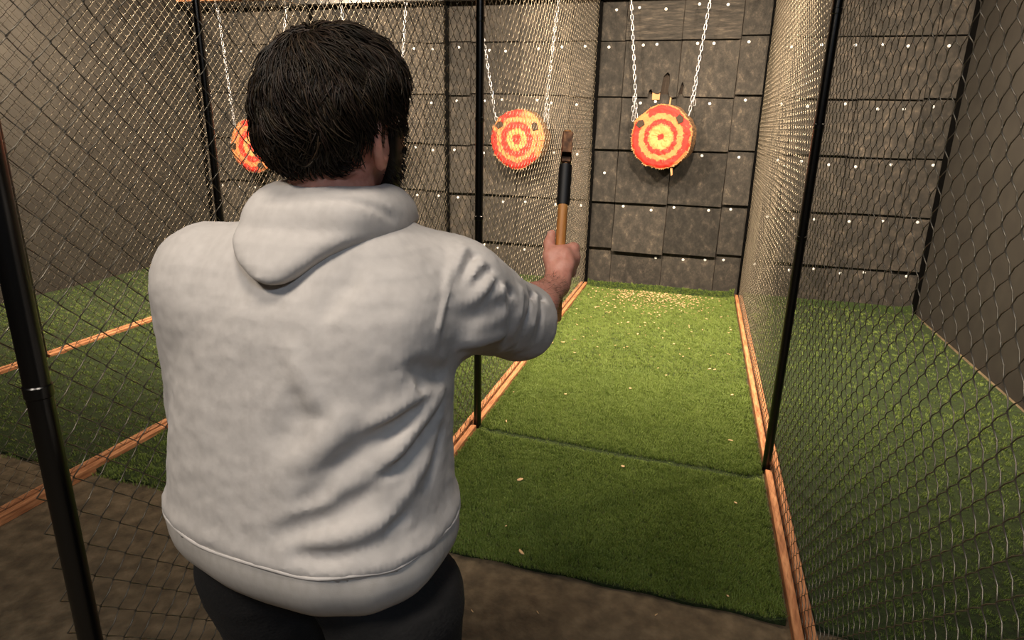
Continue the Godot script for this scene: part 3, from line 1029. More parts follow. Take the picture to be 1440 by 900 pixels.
func oval(s: Shape, prof: Array, sides: int) -> void:
	for i in prof.size():
		for k in sides + 1:
			var a := TAU * k / sides
			s.v.append(Vector3(cos(a) * prof[i][1], prof[i][0], sin(a) * prof[i][2]))
			s.n.append(Vector3(cos(a), 0, sin(a)).normalized())
			s.c.append(Color.WHITE)
	for i in prof.size() - 1:
		for k in sides:
			var a := i * (sides + 1) + k
			for w in [a, a + 1, a + sides + 2, a, a + sides + 2, a + sides + 1]: s.ix.append(w)
	for e in [0, prof.size() - 1]:
		var cap := []
		for k in sides: cap.append(s.v[e * (sides + 1) + k])
		oriented(s, cap, Vector3(0, prof[1][0] if e == 0 else prof[prof.size() - 2][0], 0))

# ------------------------------------------------------------------ fields: bodies and cloth as smooth unions of tapered capsules
class Field:
	var a := PackedVector3Array()
	var ab := PackedVector3Array()
	var inv := PackedFloat32Array()
	var ra := PackedFloat32Array()
	var rd := PackedFloat32Array()
	var kk := PackedFloat32Array()
	func cap(p: Vector3, q: Vector3, r0: float, r1: float, k: float) -> void:
		a.append(p)
		ab.append(q - p)
		inv.append(1.0 / maxf((q - p).length_squared(), 1e-9))
		ra.append(r0)
		rd.append(r1 - r0)
		kk.append(k)
	func at(p: Vector3) -> float:
		var d := 1.0
		for i in a.size():
			var q := p - a[i]
			var t := clampf(q.dot(ab[i]) * inv[i], 0.0, 1.0)
			var e := (q - ab[i] * t).length() - ra[i] - rd[i] * t
			var k := kk[i]
			if e < d - k: d = e
			elif e < d + k:
				var h := 0.5 + 0.5 * (d - e) / k
				d = d + (e - d) * h - k * h * (1.0 - h)
		return d

static func smin(x: float, y: float, k: float) -> float:
	var h := clampf(0.5 + 0.5 * (y - x) / k, 0.0, 1.0)
	return y + (x - y) * h - k * h * (1.0 - h)

static func smax(x: float, y: float, k: float) -> float:
	return -smin(-x, -y, k)

# surface nets: one vertex in each cell that the surface crosses; blocks far from the surface are skipped
func nets(s: Shape, f: Callable, lo: Vector3, hi: Vector3, h: float, slack: float, off: Vector3, col := Color.WHITE) -> void:
	var B := 4
	var bx := int(ceil((hi.x - lo.x) / h / B))
	var by := int(ceil((hi.y - lo.y) / h / B))
	var bz := int(ceil((hi.z - lo.z) / h / B))
	var nx := bx * B + 1
	var ny := by * B + 1
	var nz := bz * B + 1
	var vals := PackedFloat32Array()
	vals.resize(nx * ny * nz)
	vals.fill(1e9)
	var vid := PackedInt32Array()
	vid.resize(nx * ny * nz)
	vid.fill(-1)
	var reach := B * h * 0.87 * 1.25 + slack
	var active := PackedInt32Array()
	for k in bz:
		for j in by:
			for i in bx:
				var c := lo + Vector3(i + 0.5, j + 0.5, k + 0.5) * (B * h)
				if absf(f.call(c)) > reach: continue
				active.append((k * by + j) * bx + i)
				for z in range(k * B, k * B + B + 1):
					for y in range(j * B, j * B + B + 1):
						var row := (z * ny + y) * nx
						for x in range(i * B, i * B + B + 1):
							if vals[row + x] > 1e8: vals[row + x] = f.call(lo + Vector3(x, y, z) * h)
	var sx := 1
	var sy := nx
	var sz := nx * ny
	var first := s.v.size()
	var eo := [0, sx, sy, sx + sy, sz, sx + sz, sy + sz, sx + sy + sz]
	var ep := [Vector3(0, 0, 0), Vector3(1, 0, 0), Vector3(0, 1, 0), Vector3(1, 1, 0), Vector3(0, 0, 1), Vector3(1, 0, 1), Vector3(0, 1, 1), Vector3(1, 1, 1)]
	var edges := [[0, 1], [2, 3], [4, 5], [6, 7], [0, 2], [1, 3], [4, 6], [5, 7], [0, 4], [1, 5], [2, 6], [3, 7]]
	for blk in active:
		var bi := blk % bx
		var bj := (blk / bx) % by
		var bk := blk / (bx * by)
		for z in range(bk * B, bk * B + B):
			for y in range(bj * B, bj * B + B):
				for x in range(bi * B, bi * B + B):
					var q := (z * ny + y) * nx + x
					var v0 := vals[q]
					if absf(v0) > h * 4.0: continue
					var ins := 0
					for e in 8:
						if vals[q + eo[e]] < 0.0: ins += 1
					if ins == 0 or ins == 8: continue
					var p := Vector3.ZERO
					var m := 0
					for e in edges:
						var va := vals[q + eo[e[0]]]
						var vb := vals[q + eo[e[1]]]
						if (va < 0.0) != (vb < 0.0):
							p += ep[e[0]].lerp(ep[e[1]], va / (va - vb))
							m += 1
					p /= m
					var g := Vector3(vals[q + 1] - v0 + vals[q + sx + sy + sz] - vals[q + sy + sz], vals[q + sy] - v0 + vals[q + sx + sy + sz] - vals[q + sx + sz], vals[q + sz] - v0 + vals[q + sx + sy + sz] - vals[q + sx + sy])
					vid[q] = s.v.size()
					s.v.append(lo + (Vector3(x, y, z) + p) * h - off)
					s.n.append(g.normalized())
					s.c.append(col)
	var ix0 := s.ix.size()
	for blk in active:
		var bi := blk % bx
		var bj := (blk / bx) % by
		var bk := blk / (bx * by)
		for z in range(bk * B, bk * B + B):
			for y in range(bj * B, bj * B + B):
				for x in range(bi * B, bi * B + B):
					var q := (z * ny + y) * nx + x
					var v0 := vals[q]
					for ax in 3:
						var st: int = [sx, sy, sz][ax]
						var v1 := vals[q + st]
						if (v0 < 0.0) == (v1 < 0.0) or v1 > 1e8: continue
						var o1: int = [sy, sz, sx][ax]
						var o2: int = [sz, sx, sy][ax]
						if q - o1 - o2 < 0: continue
						var a := vid[q]
						var b := vid[q - o1]
						var c := vid[q - o1 - o2]
						var d := vid[q - o2]
						if a < 0 or b < 0 or c < 0 or d < 0: continue
						for w in [a, b, c, a, c, d]: s.ix.append(w)
	# normals from the faces, pointing with the field's gradient
	var acc := PackedVector3Array()
	acc.resize(s.v.size() - first)
	for i in range(ix0, s.ix.size(), 3):
		var a := s.ix[i]
		var b := s.ix[i + 1]
		var c := s.ix[i + 2]
		var nn := (s.v[b] - s.v[a]).cross(s.v[c] - s.v[a])
		if nn.dot(s.n[a] + s.n[b] + s.n[c]) < 0.0: nn = -nn
		acc[a - first] += nn
		acc[b - first] += nn
		acc[c - first] += nn
	for i in acc.size():
		if acc[i].length_squared() > 1e-20: s.n[first + i] = acc[i].normalized()

# ------------------------------------------------------------------ the person
# rows of the sweatshirt's trunk: height, centre x, centre z, half width, half depth, turn in degrees
const TRUNK := [
	[0.860, 0.221, -0.800, 0.208, 0.134, 8.0], [0.890, 0.221, -0.800, 0.230, 0.153, 8.0], [0.930, 0.222, -0.802, 0.243, 0.167, 8.0],
	[1.000, 0.223, -0.808, 0.233, 0.173, 7.0], [1.100, 0.228, -0.815, 0.222, 0.168, 4.0], [1.200, 0.238, -0.822, 0.214, 0.160, 0.0],
	[1.300, 0.252, -0.830, 0.208, 0.150, -4.0], [1.350, 0.260, -0.835, 0.180, 0.128, -7.0], [1.395, 0.268, -0.838, 0.125, 0.100, -8.0], [1.420, 0.275, -0.840, 0.075, 0.075, -8.0]]
const NECK := Vector3(0.275, 1.372, -0.835)
const SHOULDER_R := Vector3(0.425, 1.293, -0.925)
const SHOULDER_L := Vector3(0.085, 1.318, -0.790)
const ELBOW_R := Vector3(0.474, 1.192, -1.139)
const WRIST_R := Vector3(0.494, 1.209, -1.394)
const ELBOW_L := Vector3(0.000, 1.085, -0.850)
const WRIST_L := Vector3(0.045, 0.890, -0.990)
const HEAD := Vector3(0.279, 1.575, -0.844)
const FIST := Vector3(0.486, 1.260, -1.452)
const AXE_UP := Vector3(-0.051, 0.932, -0.359)

# creases and ridges of the cloth: height, width, course over the surface
const FOLDS := [
	[-0.0248, 0.01196, [Vector3(0.453, 1.201, -0.814), Vector3(0.448, 1.226, -0.762), Vector3(0.433, 1.238, -0.731)], 0],
	[-0.0155, 0.01104, [Vector3(0.447, 1.206, -0.764), Vector3(0.439, 1.207, -0.746)], 0],
	[0.0126, 0.01196, [Vector3(0.453, 1.184, -0.808), Vector3(0.441, 1.155, -0.750), Vector3(0.425, 1.126, -0.715), Vector3(0.406, 1.098, -0.690)], 0],
	[-0.02015, 0.0092, [Vector3(0.452, 1.155, -0.814), Vector3(0.446, 1.128, -0.763), Vector3(0.431, 1.104, -0.723), Vector3(0.404, 1.084, -0.685)], 0],
	[-0.01395, 0.01656, [Vector3(0.442, 1.175, -0.753), Vector3(0.404, 1.148, -0.695), Vector3(0.365, 1.117, -0.666), Vector3(0.323, 1.080, -0.647)], 0],
	[0.0098, 0.01472, [Vector3(0.446, 1.194, -0.762), Vector3(0.410, 1.174, -0.705), Vector3(0.381, 1.159, -0.681)], 0],
	[-0.00775, 0.02208, [Vector3(0.327, 1.221, -0.672), Vector3(0.299, 1.167, -0.658), Vector3(0.260, 1.123, -0.649)], 1],
	[0.0112, 0.0184, [Vector3(0.371, 1.208, -0.684), Vector3(0.359, 1.170, -0.673), Vector3(0.337, 1.138, -0.660), Vector3(0.261, 1.077, -0.641)], 1],
	[-0.0124, 0.0092, [Vector3(0.451, 1.112, -0.814), Vector3(0.450, 1.069, -0.782), Vector3(0.445, 1.038, -0.742)], 0],
	[-0.0186, 0.0138, [Vector3(0.416, 1.082, -0.697), Vector3(0.387, 1.065, -0.669), Vector3(0.359, 1.046, -0.652), Vector3(0.302, 1.022, -0.634), Vector3(0.256, 1.001, -0.631)], 1],
	[-0.01085, 0.01104, [Vector3(0.358, 1.093, -0.659), Vector3(0.331, 1.073, -0.647), Vector3(0.302, 1.059, -0.640)], 1],
	[0.0126, 0.01288, [Vector3(0.433, 1.043, -0.715), Vector3(0.408, 1.030, -0.678), Vector3(0.374, 1.017, -0.654), Vector3(0.279, 0.993, -0.630)], 1],
	[-0.0093, 0.00828, [Vector3(0.439, 1.027, -0.724), Vector3(0.428, 1.020, -0.701), Vector3(0.411, 1.015, -0.680)], 1],
	[0.0098, 0.01104, [Vector3(0.446, 1.097, -0.762), Vector3(0.435, 1.060, -0.722), Vector3(0.417, 1.049, -0.692)], 0],
	[-0.0093, 0.01472, [Vector3(0.386, 0.990, -0.655), Vector3(0.332, 0.987, -0.635), Vector3(0.291, 0.992, -0.630)], 1],
	[0.0084, 0.01656, [Vector3(0.287, 1.288, -0.677), Vector3(0.327, 1.207, -0.670), Vector3(0.309, 1.178, -0.661)], 1],
	[-0.01395, 0.0138, [Vector3(0.518, 1.291, -0.910), Vector3(0.505, 1.289, -0.871), Vector3(0.486, 1.285, -0.845), Vector3(0.468, 1.290, -0.820)], 0],
	[0.0112, 0.01288, [Vector3(0.507, 1.234, -0.934), Vector3(0.497, 1.237, -0.897), Vector3(0.478, 1.242, -0.853), Vector3(0.465, 1.247, -0.828)], 0],
	[-0.01085, 0.00736, [Vector3(0.460, 1.348, -0.916), Vector3(0.471, 1.366, -0.883), Vector3(0.470, 1.358, -0.867), Vector3(0.471, 1.343, -0.849), Vector3(0.472, 1.320, -0.834)], 0],
	[-0.01085, 0.00736, [Vector3(0.484, 1.327, -0.921), Vector3(0.494, 1.347, -0.888), Vector3(0.489, 1.340, -0.870), Vector3(0.482, 1.330, -0.852), Vector3(0.478, 1.309, -0.838)], 0],
	[-0.01085, 0.00736, [Vector3(0.497, 1.308, -0.926), Vector3(0.507, 1.328, -0.894), Vector3(0.506, 1.315, -0.881), Vector3(0.500, 1.301, -0.865), Vector3(0.492, 1.285, -0.851)], 0],
	[0.0084, 0.00828, [Vector3(0.445, 1.358, -0.918), Vector3(0.457, 1.377, -0.886), Vector3(0.461, 1.359, -0.857), Vector3(0.464, 1.339, -0.839)], 0],
	[0.0084, 0.00828, [Vector3(0.473, 1.337, -0.917), Vector3(0.484, 1.356, -0.885), Vector3(0.482, 1.346, -0.866), Vector3(0.478, 1.331, -0.847)], 0],
	[0.0084, 0.00828, [Vector3(0.492, 1.315, -0.922), Vector3(0.502, 1.335, -0.889), Vector3(0.499, 1.326, -0.874), Vector3(0.492, 1.311, -0.856)], 0],
	[-0.0124, 0.00828, [Vector3(0.508, 1.288, -0.962), Vector3(0.517, 1.309, -0.929), Vector3(0.520, 1.272, -0.942), Vector3(0.508, 1.217, -0.963), Vector3(0.480, 1.162, -1.027)], 0],
	[0.0112, 0.00736, [Vector3(0.503, 1.298, -0.934), Vector3(0.513, 1.318, -0.902), Vector3(0.516, 1.277, -0.909), Vector3(0.500, 1.218, -0.943)], 0],
	[-0.0124, 0.00736, [Vector3(0.515, 1.255, -1.074), Vector3(0.523, 1.276, -1.041), Vector3(0.524, 1.225, -1.002), Vector3(0.493, 1.160, -1.044)], 0],
	[0.0112, 0.00736, [Vector3(0.512, 1.272, -1.019), Vector3(0.520, 1.293, -0.986), Vector3(0.523, 1.256, -0.968), Vector3(0.505, 1.205, -0.978)], 0],
	[-0.01085, 0.00644, [Vector3(0.520, 1.234, -1.134), Vector3(0.527, 1.255, -1.101), Vector3(0.536, 1.212, -1.070), Vector3(0.528, 1.173, -1.074)], 0],
	[0.0098, 0.00552, [Vector3(0.517, 1.244, -1.104), Vector3(0.525, 1.265, -1.071), Vector3(0.531, 1.225, -1.033), Vector3(0.512, 1.171, -1.052)], 0],
	[0.007, 0.0046, [Vector3(0.443, 1.381, -0.880), Vector3(0.456, 1.342, -0.830), Vector3(0.458, 1.305, -0.797), Vector3(0.459, 1.279, -0.781), Vector3(0.457, 1.242, -0.787)], 0],
	[-0.00775, 0.01472, [Vector3(0.374, 1.375, -0.751), Vector3(0.343, 1.333, -0.710), Vector3(0.325, 1.291, -0.684)], 1],
]
const HOOD_SEAM := [Vector3(0.229, 1.450, -0.738), Vector3(0.280, 1.456, -0.741), Vector3(0.334, 1.456, -0.756), Vector3(0.369, 1.443, -0.787), Vector3(0.381, 1.426, -0.816)]

var trunk_rows := PackedFloat32Array()      # 5 numbers for each 2 mm of height, then sine and cosine
var fold_a := PackedVector3Array()
var fold_ab := PackedVector3Array()
var fold_inv := PackedFloat32Array()
var fold_amp := PackedFloat32Array()
var fold_w := PackedFloat32Array()
var fold_soft := PackedFloat32Array()
var fold_mid := PackedVector3Array()
var fold_rad := PackedFloat32Array()
var fold_from := PackedInt32Array()
var fold_to := PackedInt32Array()
var limb := Field.new()

func hermite(y: float, col: int) -> float:
	var i := 0
	while i < TRUNK.size() - 2 and y > TRUNK[i + 1][0]: i += 1
	var x0: float = TRUNK[i][0]
	var x1: float = TRUNK[i + 1][0]
	var h := x1 - x0
	var t := (y - x0) / h
	var m := [0.0, 0.0]
	for e in 2:
		var c := i + e
		var l := maxi(c - 1, 0)
		var r := mini(c + 1, TRUNK.size() - 1)
		m[e] = (TRUNK[r][col] - TRUNK[l][col]) / (TRUNK[r][0] - TRUNK[l][0])
	var t2 := t * t
	var t3 := t2 * t
	return (2 * t3 - 3 * t2 + 1) * TRUNK[i][col] + (t3 - 2 * t2 + t) * h * m[0] + (-2 * t3 + 3 * t2) * TRUNK[i + 1][col] + (t3 - t2) * h * m[1]

func prepare_cloth() -> void:
	var y := 0.86
	while y < 1.4205:
		for c in range(1, 5): trunk_rows.append(hermite(y, c))
		var ph := deg_to_rad(hermite(y, 5))
		trunk_rows.append(cos(ph))
		trunk_rows.append(sin(ph))
		y += 0.002
	for f in FOLDS:
		var pts: Array = f[2]
		var box := AABB(pts[0], Vector3.ZERO)
		fold_from.append(fold_a.size())
		for i in pts.size() - 1:
			fold_a.append(pts[i])
			fold_ab.append(pts[i + 1] - pts[i])
			fold_inv.append(1.0 / (pts[i + 1] - pts[i]).length_squared())
			box = box.expand(pts[i + 1])
		fold_to.append(fold_a.size())
		fold_amp.append(f[0])
		fold_w.append(f[1])
		fold_soft.append(f[3])
		fold_mid.append(box.get_center())
		fold_rad.append(box.size.length() * 0.5 + f[1] * 2.4)
	limb.cap(NECK, SHOULDER_R + Vector3(-0.02, 0, 0), 0.06, 0.080, 0.04)
	limb.cap(NECK, SHOULDER_L + Vector3(0.02, 0, 0), 0.06, 0.080, 0.04)
	limb.cap(SHOULDER_L, ELBOW_L, 0.085, 0.066, 0.03)
	limb.cap(ELBOW_L, ELBOW_L.lerp(WRIST_L, 0.86), 0.066, 0.046, 0.03)

func trunk(p: Vector3) -> float:
	var y := clampf(p.y, 0.86, 1.42)
	var i := int((y - 0.86) * 500.0) * 6
	if i > trunk_rows.size() - 6: i = trunk_rows.size() - 6
	var dx := p.x - trunk_rows[i]
	var dz := p.z - trunk_rows[i + 1]
	var a := trunk_rows[i + 2]
	var b := trunk_rows[i + 3]
	var lx := absf(dx * trunk_rows[i + 4] + dz * trunk_rows[i + 5]) / a
	var lz := absf(dz * trunk_rows[i + 4] - dx * trunk_rows[i + 5]) / b
	var d := (pow(pow(lx, 2.5) + pow(lz, 2.5), 0.4) - 1.0) * minf(a, b)
	var dy := absf(p.y - y)
	if dy > 0.0: d = sqrt(maxf(d, 0.0) * maxf(d, 0.0) + dy * dy)
	return d

func seg_cap(p: Vector3, a: Vector3, b: Vector3, ra: float, rb: float) -> float:
	var ab := b - a
	var t := clampf((p - a).dot(ab) / ab.length_squared(), 0.0, 1.0)
	return (p - a - ab * t).length() - lerpf(ra, rb, t)

func cloth_base(p: Vector3) -> float:
	var d := smin(trunk(p), limb.at(p), 0.055)
	if p.x > 0.30 and p.y > 1.05:
		var dir := (WRIST_R - ELBOW_R).normalized()
		var cuff := ELBOW_R + dir * 0.052
		var arm := smin(seg_cap(p, SHOULDER_R, ELBOW_R, 0.092, 0.070), seg_cap(p, ELBOW_R, cuff, 0.070, 0.058), 0.03)
		arm = smax(arm, (p - cuff).dot(dir) - 0.012, 0.012)
		d = smin(d, arm, 0.035)
	return d

func cloth(p: Vector3) -> float:
	var d := cloth_base(p)
	if absf(d) > 0.034: return d
	var sum := 0.0
	for fi in fold_from.size():
		var reach := fold_rad[fi]
		if (p - fold_mid[fi]).length_squared() > reach * reach: continue
		var w := fold_w[fi]
		var near := 6.0
		var along := 0.0
		for i in range(fold_from[fi], fold_to[fi]):
			var q := p - fold_a[i]
			var t := clampf(q.dot(fold_ab[i]) * fold_inv[i], 0.0, 1.0)
			var e := (q - fold_ab[i] * t).length_squared() / (w * w)
			if e < near:
				near = e
				along = i - fold_from[fi] + t
		if near < 6.0:      # creases die out towards their far end
			along /= fold_to[fi] - fold_from[fi]
			sum += fold_amp[fi] * exp(-near) * smoothstep(-0.12 + 0.12 * fold_soft[fi], 0.12 + 0.2 * fold_soft[fi], along) * smoothstep(1.05, 0.55, along)
	# small slack all over the cloth
	sum += 0.0022 * hair_noise.get_noise_3d(p.x * 16.0 + p.y * 9.0, p.y * 20.0 - p.x * 8.0, p.z * 16.0) + 0.0009 * hair_noise.get_noise_3d(p.x * 50.0, p.y * 50.0, p.z * 50.0)
	# bunching above the hem band, and the cut where the band begins
	var low := (p.y - 0.970) / 0.018
	sum += 0.006 * exp(-low * low)
	return maxf(d - sum, 0.952 - p.y)

func hood_field(p: Vector3) -> float:
	var rt := Vector3(0.99452, 0, 0.10453)
	var fw := Vector3(0.10453, 0, -0.99452)
	var c := Vector3(0.275, 1.415, -0.84)
	var q := p - c
	var lx := q.dot(rt)
	var lf := q.dot(fw)
	var yy := q.y + 0.05 * lf
	var rr := sqrt(lx * lx + lf * lf / 0.81)
	var ring := sqrt((rr - 0.074) * (rr - 0.074) + yy * yy * 0.49) - 0.026
	var rc := Vector3(0.372, 1.407, -0.847)
	var tp := Vector3(0.256, 1.340, -0.661)
	var nr := (tp - rc).cross(Vector3(0.55, 0.3, 0.75)).normalized()
	if nr.y > 0: nr = -nr
	var lc := rc - rt * 2.0 * (rc - c).dot(rt)
	var nl := nr - rt * 2.0 * nr.dot(rt)
	var shell := cloth_base(p) - 0.030
	var d := smax(smax(shell, (p - rc).dot(nr), 0.03), (p - lc).dot(nl), 0.03)
	d = smax(d, (sqrt(lx * lx / 0.0104 + lf * lf / 0.0625) - 1.0) * 0.102, 0.03)
	d = smin(d, ring, 0.035)
	d = smax(d, -(sqrt(lx * lx + lf * lf) - 0.060), 0.015)
	# the stitched groove that runs below the rolled rim
	var near := 6.0
	for i in HOOD_SEAM.size() - 1:
		var ab: Vector3 = HOOD_SEAM[i + 1] - HOOD_SEAM[i]
		var g: Vector3 = p - HOOD_SEAM[i]
		near = minf(near, (g - ab * clampf(g.dot(ab) / ab.length_squared(), 0.0, 1.0)).length_squared() / 2.5e-5)
	if near < 6.0: d += 0.0055 * exp(-near)
	# slack in the back of the hood
	d += 0.004 * sin(lx * 38.0 + q.y * 30.0) * smoothstep(-0.04, -0.12, lf)
	return d

# ---- head, in its own axes: x to the right, y up, z forward (f)
var head_field := Field.new()
func local_head(p: Vector3) -> Vector3:
	var rt := Vector3(0.98769, 0, 0.15643)
	var fw := Vector3(0.15643, 0, -0.98769)
	var q := p - HEAD
	return Vector3(q.dot(rt), q.y, q.dot(fw))

func head_point(l: Vector3) -> Vector3:
	return HEAD + Vector3(0.98769, 0, 0.15643) * l.x + Vector3(0, l.y, 0) + Vector3(0.15643, 0, -0.98769) * l.z

func ell(q: Vector3, c: Vector3, r: Vector3) -> float:
	var w := (q - c) / r
	return (w.length() - 1.0) * minf(r.x, minf(r.y, r.z))

func skin_head(p: Vector3) -> float:
	var q := local_head(p)
	var m := Vector3(absf(q.x), q.y, q.z)
	var d := ell(q, Vector3(0, 0.002, -0.008), Vector3(0.076, 0.086, 0.094))
	d = smin(d, ell(q, Vector3(0, -0.035, 0.045), Vector3(0.062, 0.080, 0.050)), 0.03)          # face
	d = smin(d, seg_cap(m, Vector3(0.052, -0.055, 0.015), Vector3(0.022, -0.108, 0.075), 0.020, 0.018), 0.03)   # jaw
	d = smin(d, seg_cap(q, Vector3(0, 0.0, 0.092), Vector3(0, -0.038, 0.112), 0.009, 0.013), 0.012)   # nose
	d = smin(d, seg_cap(m, Vector3(0.012, 0.010, 0.090), Vector3(0.048, 0.012, 0.074), 0.009, 0.008), 0.014)   # brow
	d = smin(d, seg_cap(m, Vector3(0.0, -0.072, 0.092), Vector3(0.020, -0.074, 0.084), 0.007, 0.004), 0.010)   # lips
	d = smax(d, -ell(m, Vector3(0.032, -0.006, 0.094), Vector3(0.017, 0.012, 0.014)), 0.010)   # eye sockets
	d = smin(d, seg_cap(q, Vector3(0, -0.05, -0.020), Vector3(0.0, -0.19, -0.012), 0.058, 0.062), 0.025)   # neck
	# ears
	var e := (m - Vector3(0.086, -0.042, -0.012)) / 1.12
	var u := Vector3(e.x * 0.92 + e.z * 0.38, e.y, -e.x * 0.38 + e.z * 0.92)
	var outer := sqrt(pow((sqrt(u.z * u.z / 0.36 + u.y * u.y) - 0.026), 2.0) + u.x * u.x) - 0.0055
	var bowl := ell(u, Vector3(-0.006, -0.002, 0.004), Vector3(0.008, 0.026, 0.015))
	var lobe := ell(u, Vector3(-0.002, -0.029, 0.005), Vector3(0.006, 0.009, 0.008))
	d = smin(d, smin(smin(outer, bowl, 0.006), lobe, 0.006), 0.006)
	return d

var hair_noise := FastNoiseLite.new()
func hair_line(q: Vector3) -> float:
	# negative where hair grows: above a line that dips at the nape and rises over the ears and the brow
	var back := smoothstep(0.03, -0.05, q.z)
	var line := lerpf(0.045, -0.088, back)
	if q.z > 0.05: line = lerpf(0.045, 0.062, smoothstep(0.05, 0.09, q.z))
	var ear := exp(-pow((q.z + 0.014) / 0.034, 2.0)) * smoothstep(0.045, 0.062, absf(q.x))
	line = maxf(line, lerpf(line, -0.012, ear))
	# sideburns
	var burn := smoothstep(0.016, 0.024, q.z) * smoothstep(0.050, 0.040, q.z) * smoothstep(0.055, 0.065, absf(q.x))
	line = lerpf(line, -0.06, burn)
	return line - q.y

func hair_mass(p: Vector3) -> float:
	var q := local_head(p)
	var d := ell(q, Vector3(0, 0.000, -0.006), Vector3(0.091, 0.096, 0.108))
	d = smin(d, ell(q, Vector3(0.012, 0.048, 0.016), Vector3(0.070, 0.040, 0.052)), 0.03)      # swept-up front
	d = smin(d, ell(q, Vector3(0, -0.035, -0.060), Vector3(0.066, 0.055, 0.045)), 0.02)
	d -= 0.011 * hair_noise.get_noise_3d(q.x * 18.0, q.y * 13.0, q.z * 18.0) + 0.003
	return smax(d, hair_line(q) * 0.8, 0.012)

func beard_mass(p: Vector3) -> float:
	var q := local_head(p)
	var d := skin_head(p) - 0.007
	var m := absf(q.x)
	var keep := maxf(maxf(0.018 - q.z + 0.30 * maxf(0.0, -0.05 - q.y), q.y + 0.052 - 0.9 * maxf(0.0, m - 0.045)), -0.135 - q.y)
	return smax(d, keep, 0.008)

# ---- strands combed over the hair
func strands(s: Shape, count: int, rr: RandomNumberGenerator) -> void:
	var flow := FastNoiseLite.new()
	flow.seed = 77
	flow.frequency = 9.0
	for i in count:
		var y := 1.0 - 2.0 * (i + 0.5) / count
		var r := sqrt(1.0 - y * y)
		var a := i * 2.399963
		var dir := Vector3(cos(a) * r, y, sin(a) * r)
		# root on the hair mass: march inwards along the ray
		var t := 0.17
		var o := HEAD + Vector3(0, 0.005, 0)
		var hit := false
		for st in 14:
			var e := hair_mass(o + dir * t)
			if e < 0.002:
				hit = true
				break
			t -= e * 0.9
			if t < 0.04: break
		if not hit: continue
		var p := o + dir * t
		var q := local_head(p)
		if hair_line(q) > 0.004: continue
		# combed from the crown: back and down behind, forward and across in front
		var crown := Vector3(-0.01, 0.09, -0.055)
		var away := (q - crown)
		away -= dir * 0.0
		var nrm := dir
		var comb := Vector3(away.x, away.y * 0.8 - 0.03, away.z)
		if q.z > 0.01 and q.y > 0.03: comb = Vector3(0.06, -0.01, 0.02)
		var wav := Vector3(flow.get_noise_3d(q.x, q.y, q.z), flow.get_noise_3d(q.x + 5.0, q.y, q.z), flow.get_noise_3d(q.x, q.y + 5.0, q.z))
		comb = comb.normalized() + wav * 0.9 + Vector3(rr.randfn(0, 0.16), rr.randfn(0, 0.12), rr.randfn(0, 0.16))
		var cw := Vector3(0.98769, 0, 0.15643) * comb.x + Vector3(0, comb.y, 0) + Vector3(0.15643, 0, -0.98769) * comb.z
		cw = (cw - nrm * cw.dot(nrm)).normalized()
		var bi := nrm.cross(cw)
		var length := rr.randf_range(0.022, 0.050)
		if q.y < -0.05: length *= 0.45
		if q.z > 0.03: length *= 0.7
		var rise := rr.randf_range(0.002, 0.0075)
		var pts := PackedVector3Array()
		var rad := PackedFloat32Array()
		var bend := wav.x * 0.4 + rr.randfn(0, 0.12)
		var w0 := rr.randf_range(0.0007, 0.0016)
		for k in 5:
			var u := k / 4.0
			var pt := p + cw * length * u + bi * length * bend * u * u + nrm * (rise * sin(u * 2.4) - 0.45 * length * length * u * u / 0.11 + 0.0006)
			pts.append(pt - CHEST)
			rad.append(w0 * (1.0 - 0.75 * u * u))
		var tone := rr.randf()
		add_tube(s, pts, rad, 3, Color(0.012, 0.008, 0.005).lerp(Color(0.050, 0.033, 0.020), tone * tone))

func beard_strands(s: Shape, count: int, rr: RandomNumberGenerator) -> void:
	for i in count:
		var q := Vector3(rr.randf_range(-0.075, 0.075), rr.randf_range(-0.13, -0.03), rr.randf_range(0.01, 0.11))
		var p := head_point(q)
		var d := beard_mass(p)
		if absf(d) > 0.003: continue
		var nrm := Vector3(q.x, 0, q.z - 0.02).normalized()
		var nw := Vector3(0.98769, 0, 0.15643) * nrm.x + Vector3(0.15643, 0, -0.98769) * nrm.z
		var to := (nw * 0.7 + Vector3(rr.randfn(0, 0.3), -0.8, rr.randfn(0, 0.3))).normalized()
		var l := rr.randf_range(0.005, 0.011)
		add_tube(s, PackedVector3Array([p - CHEST, p + to * l * 0.6 - CHEST, p + to * l - CHEST]), PackedFloat32Array([0.0008, 0.0007, 0.0002]), 3, Color(0.012, 0.008, 0.005).lerp(Color(0.03, 0.018, 0.01), rr.randf()))

# ---- hands
func hand_axes() -> Array:
	var up := AXE_UP.normalized()
	var fw := (Vector3(-0.16, -0.35, -0.93) - up * Vector3(-0.16, -0.35, -0.93).dot(up)).normalized()
	return [fw.cross(up).normalized(), up, fw]      # right, up the handle, away

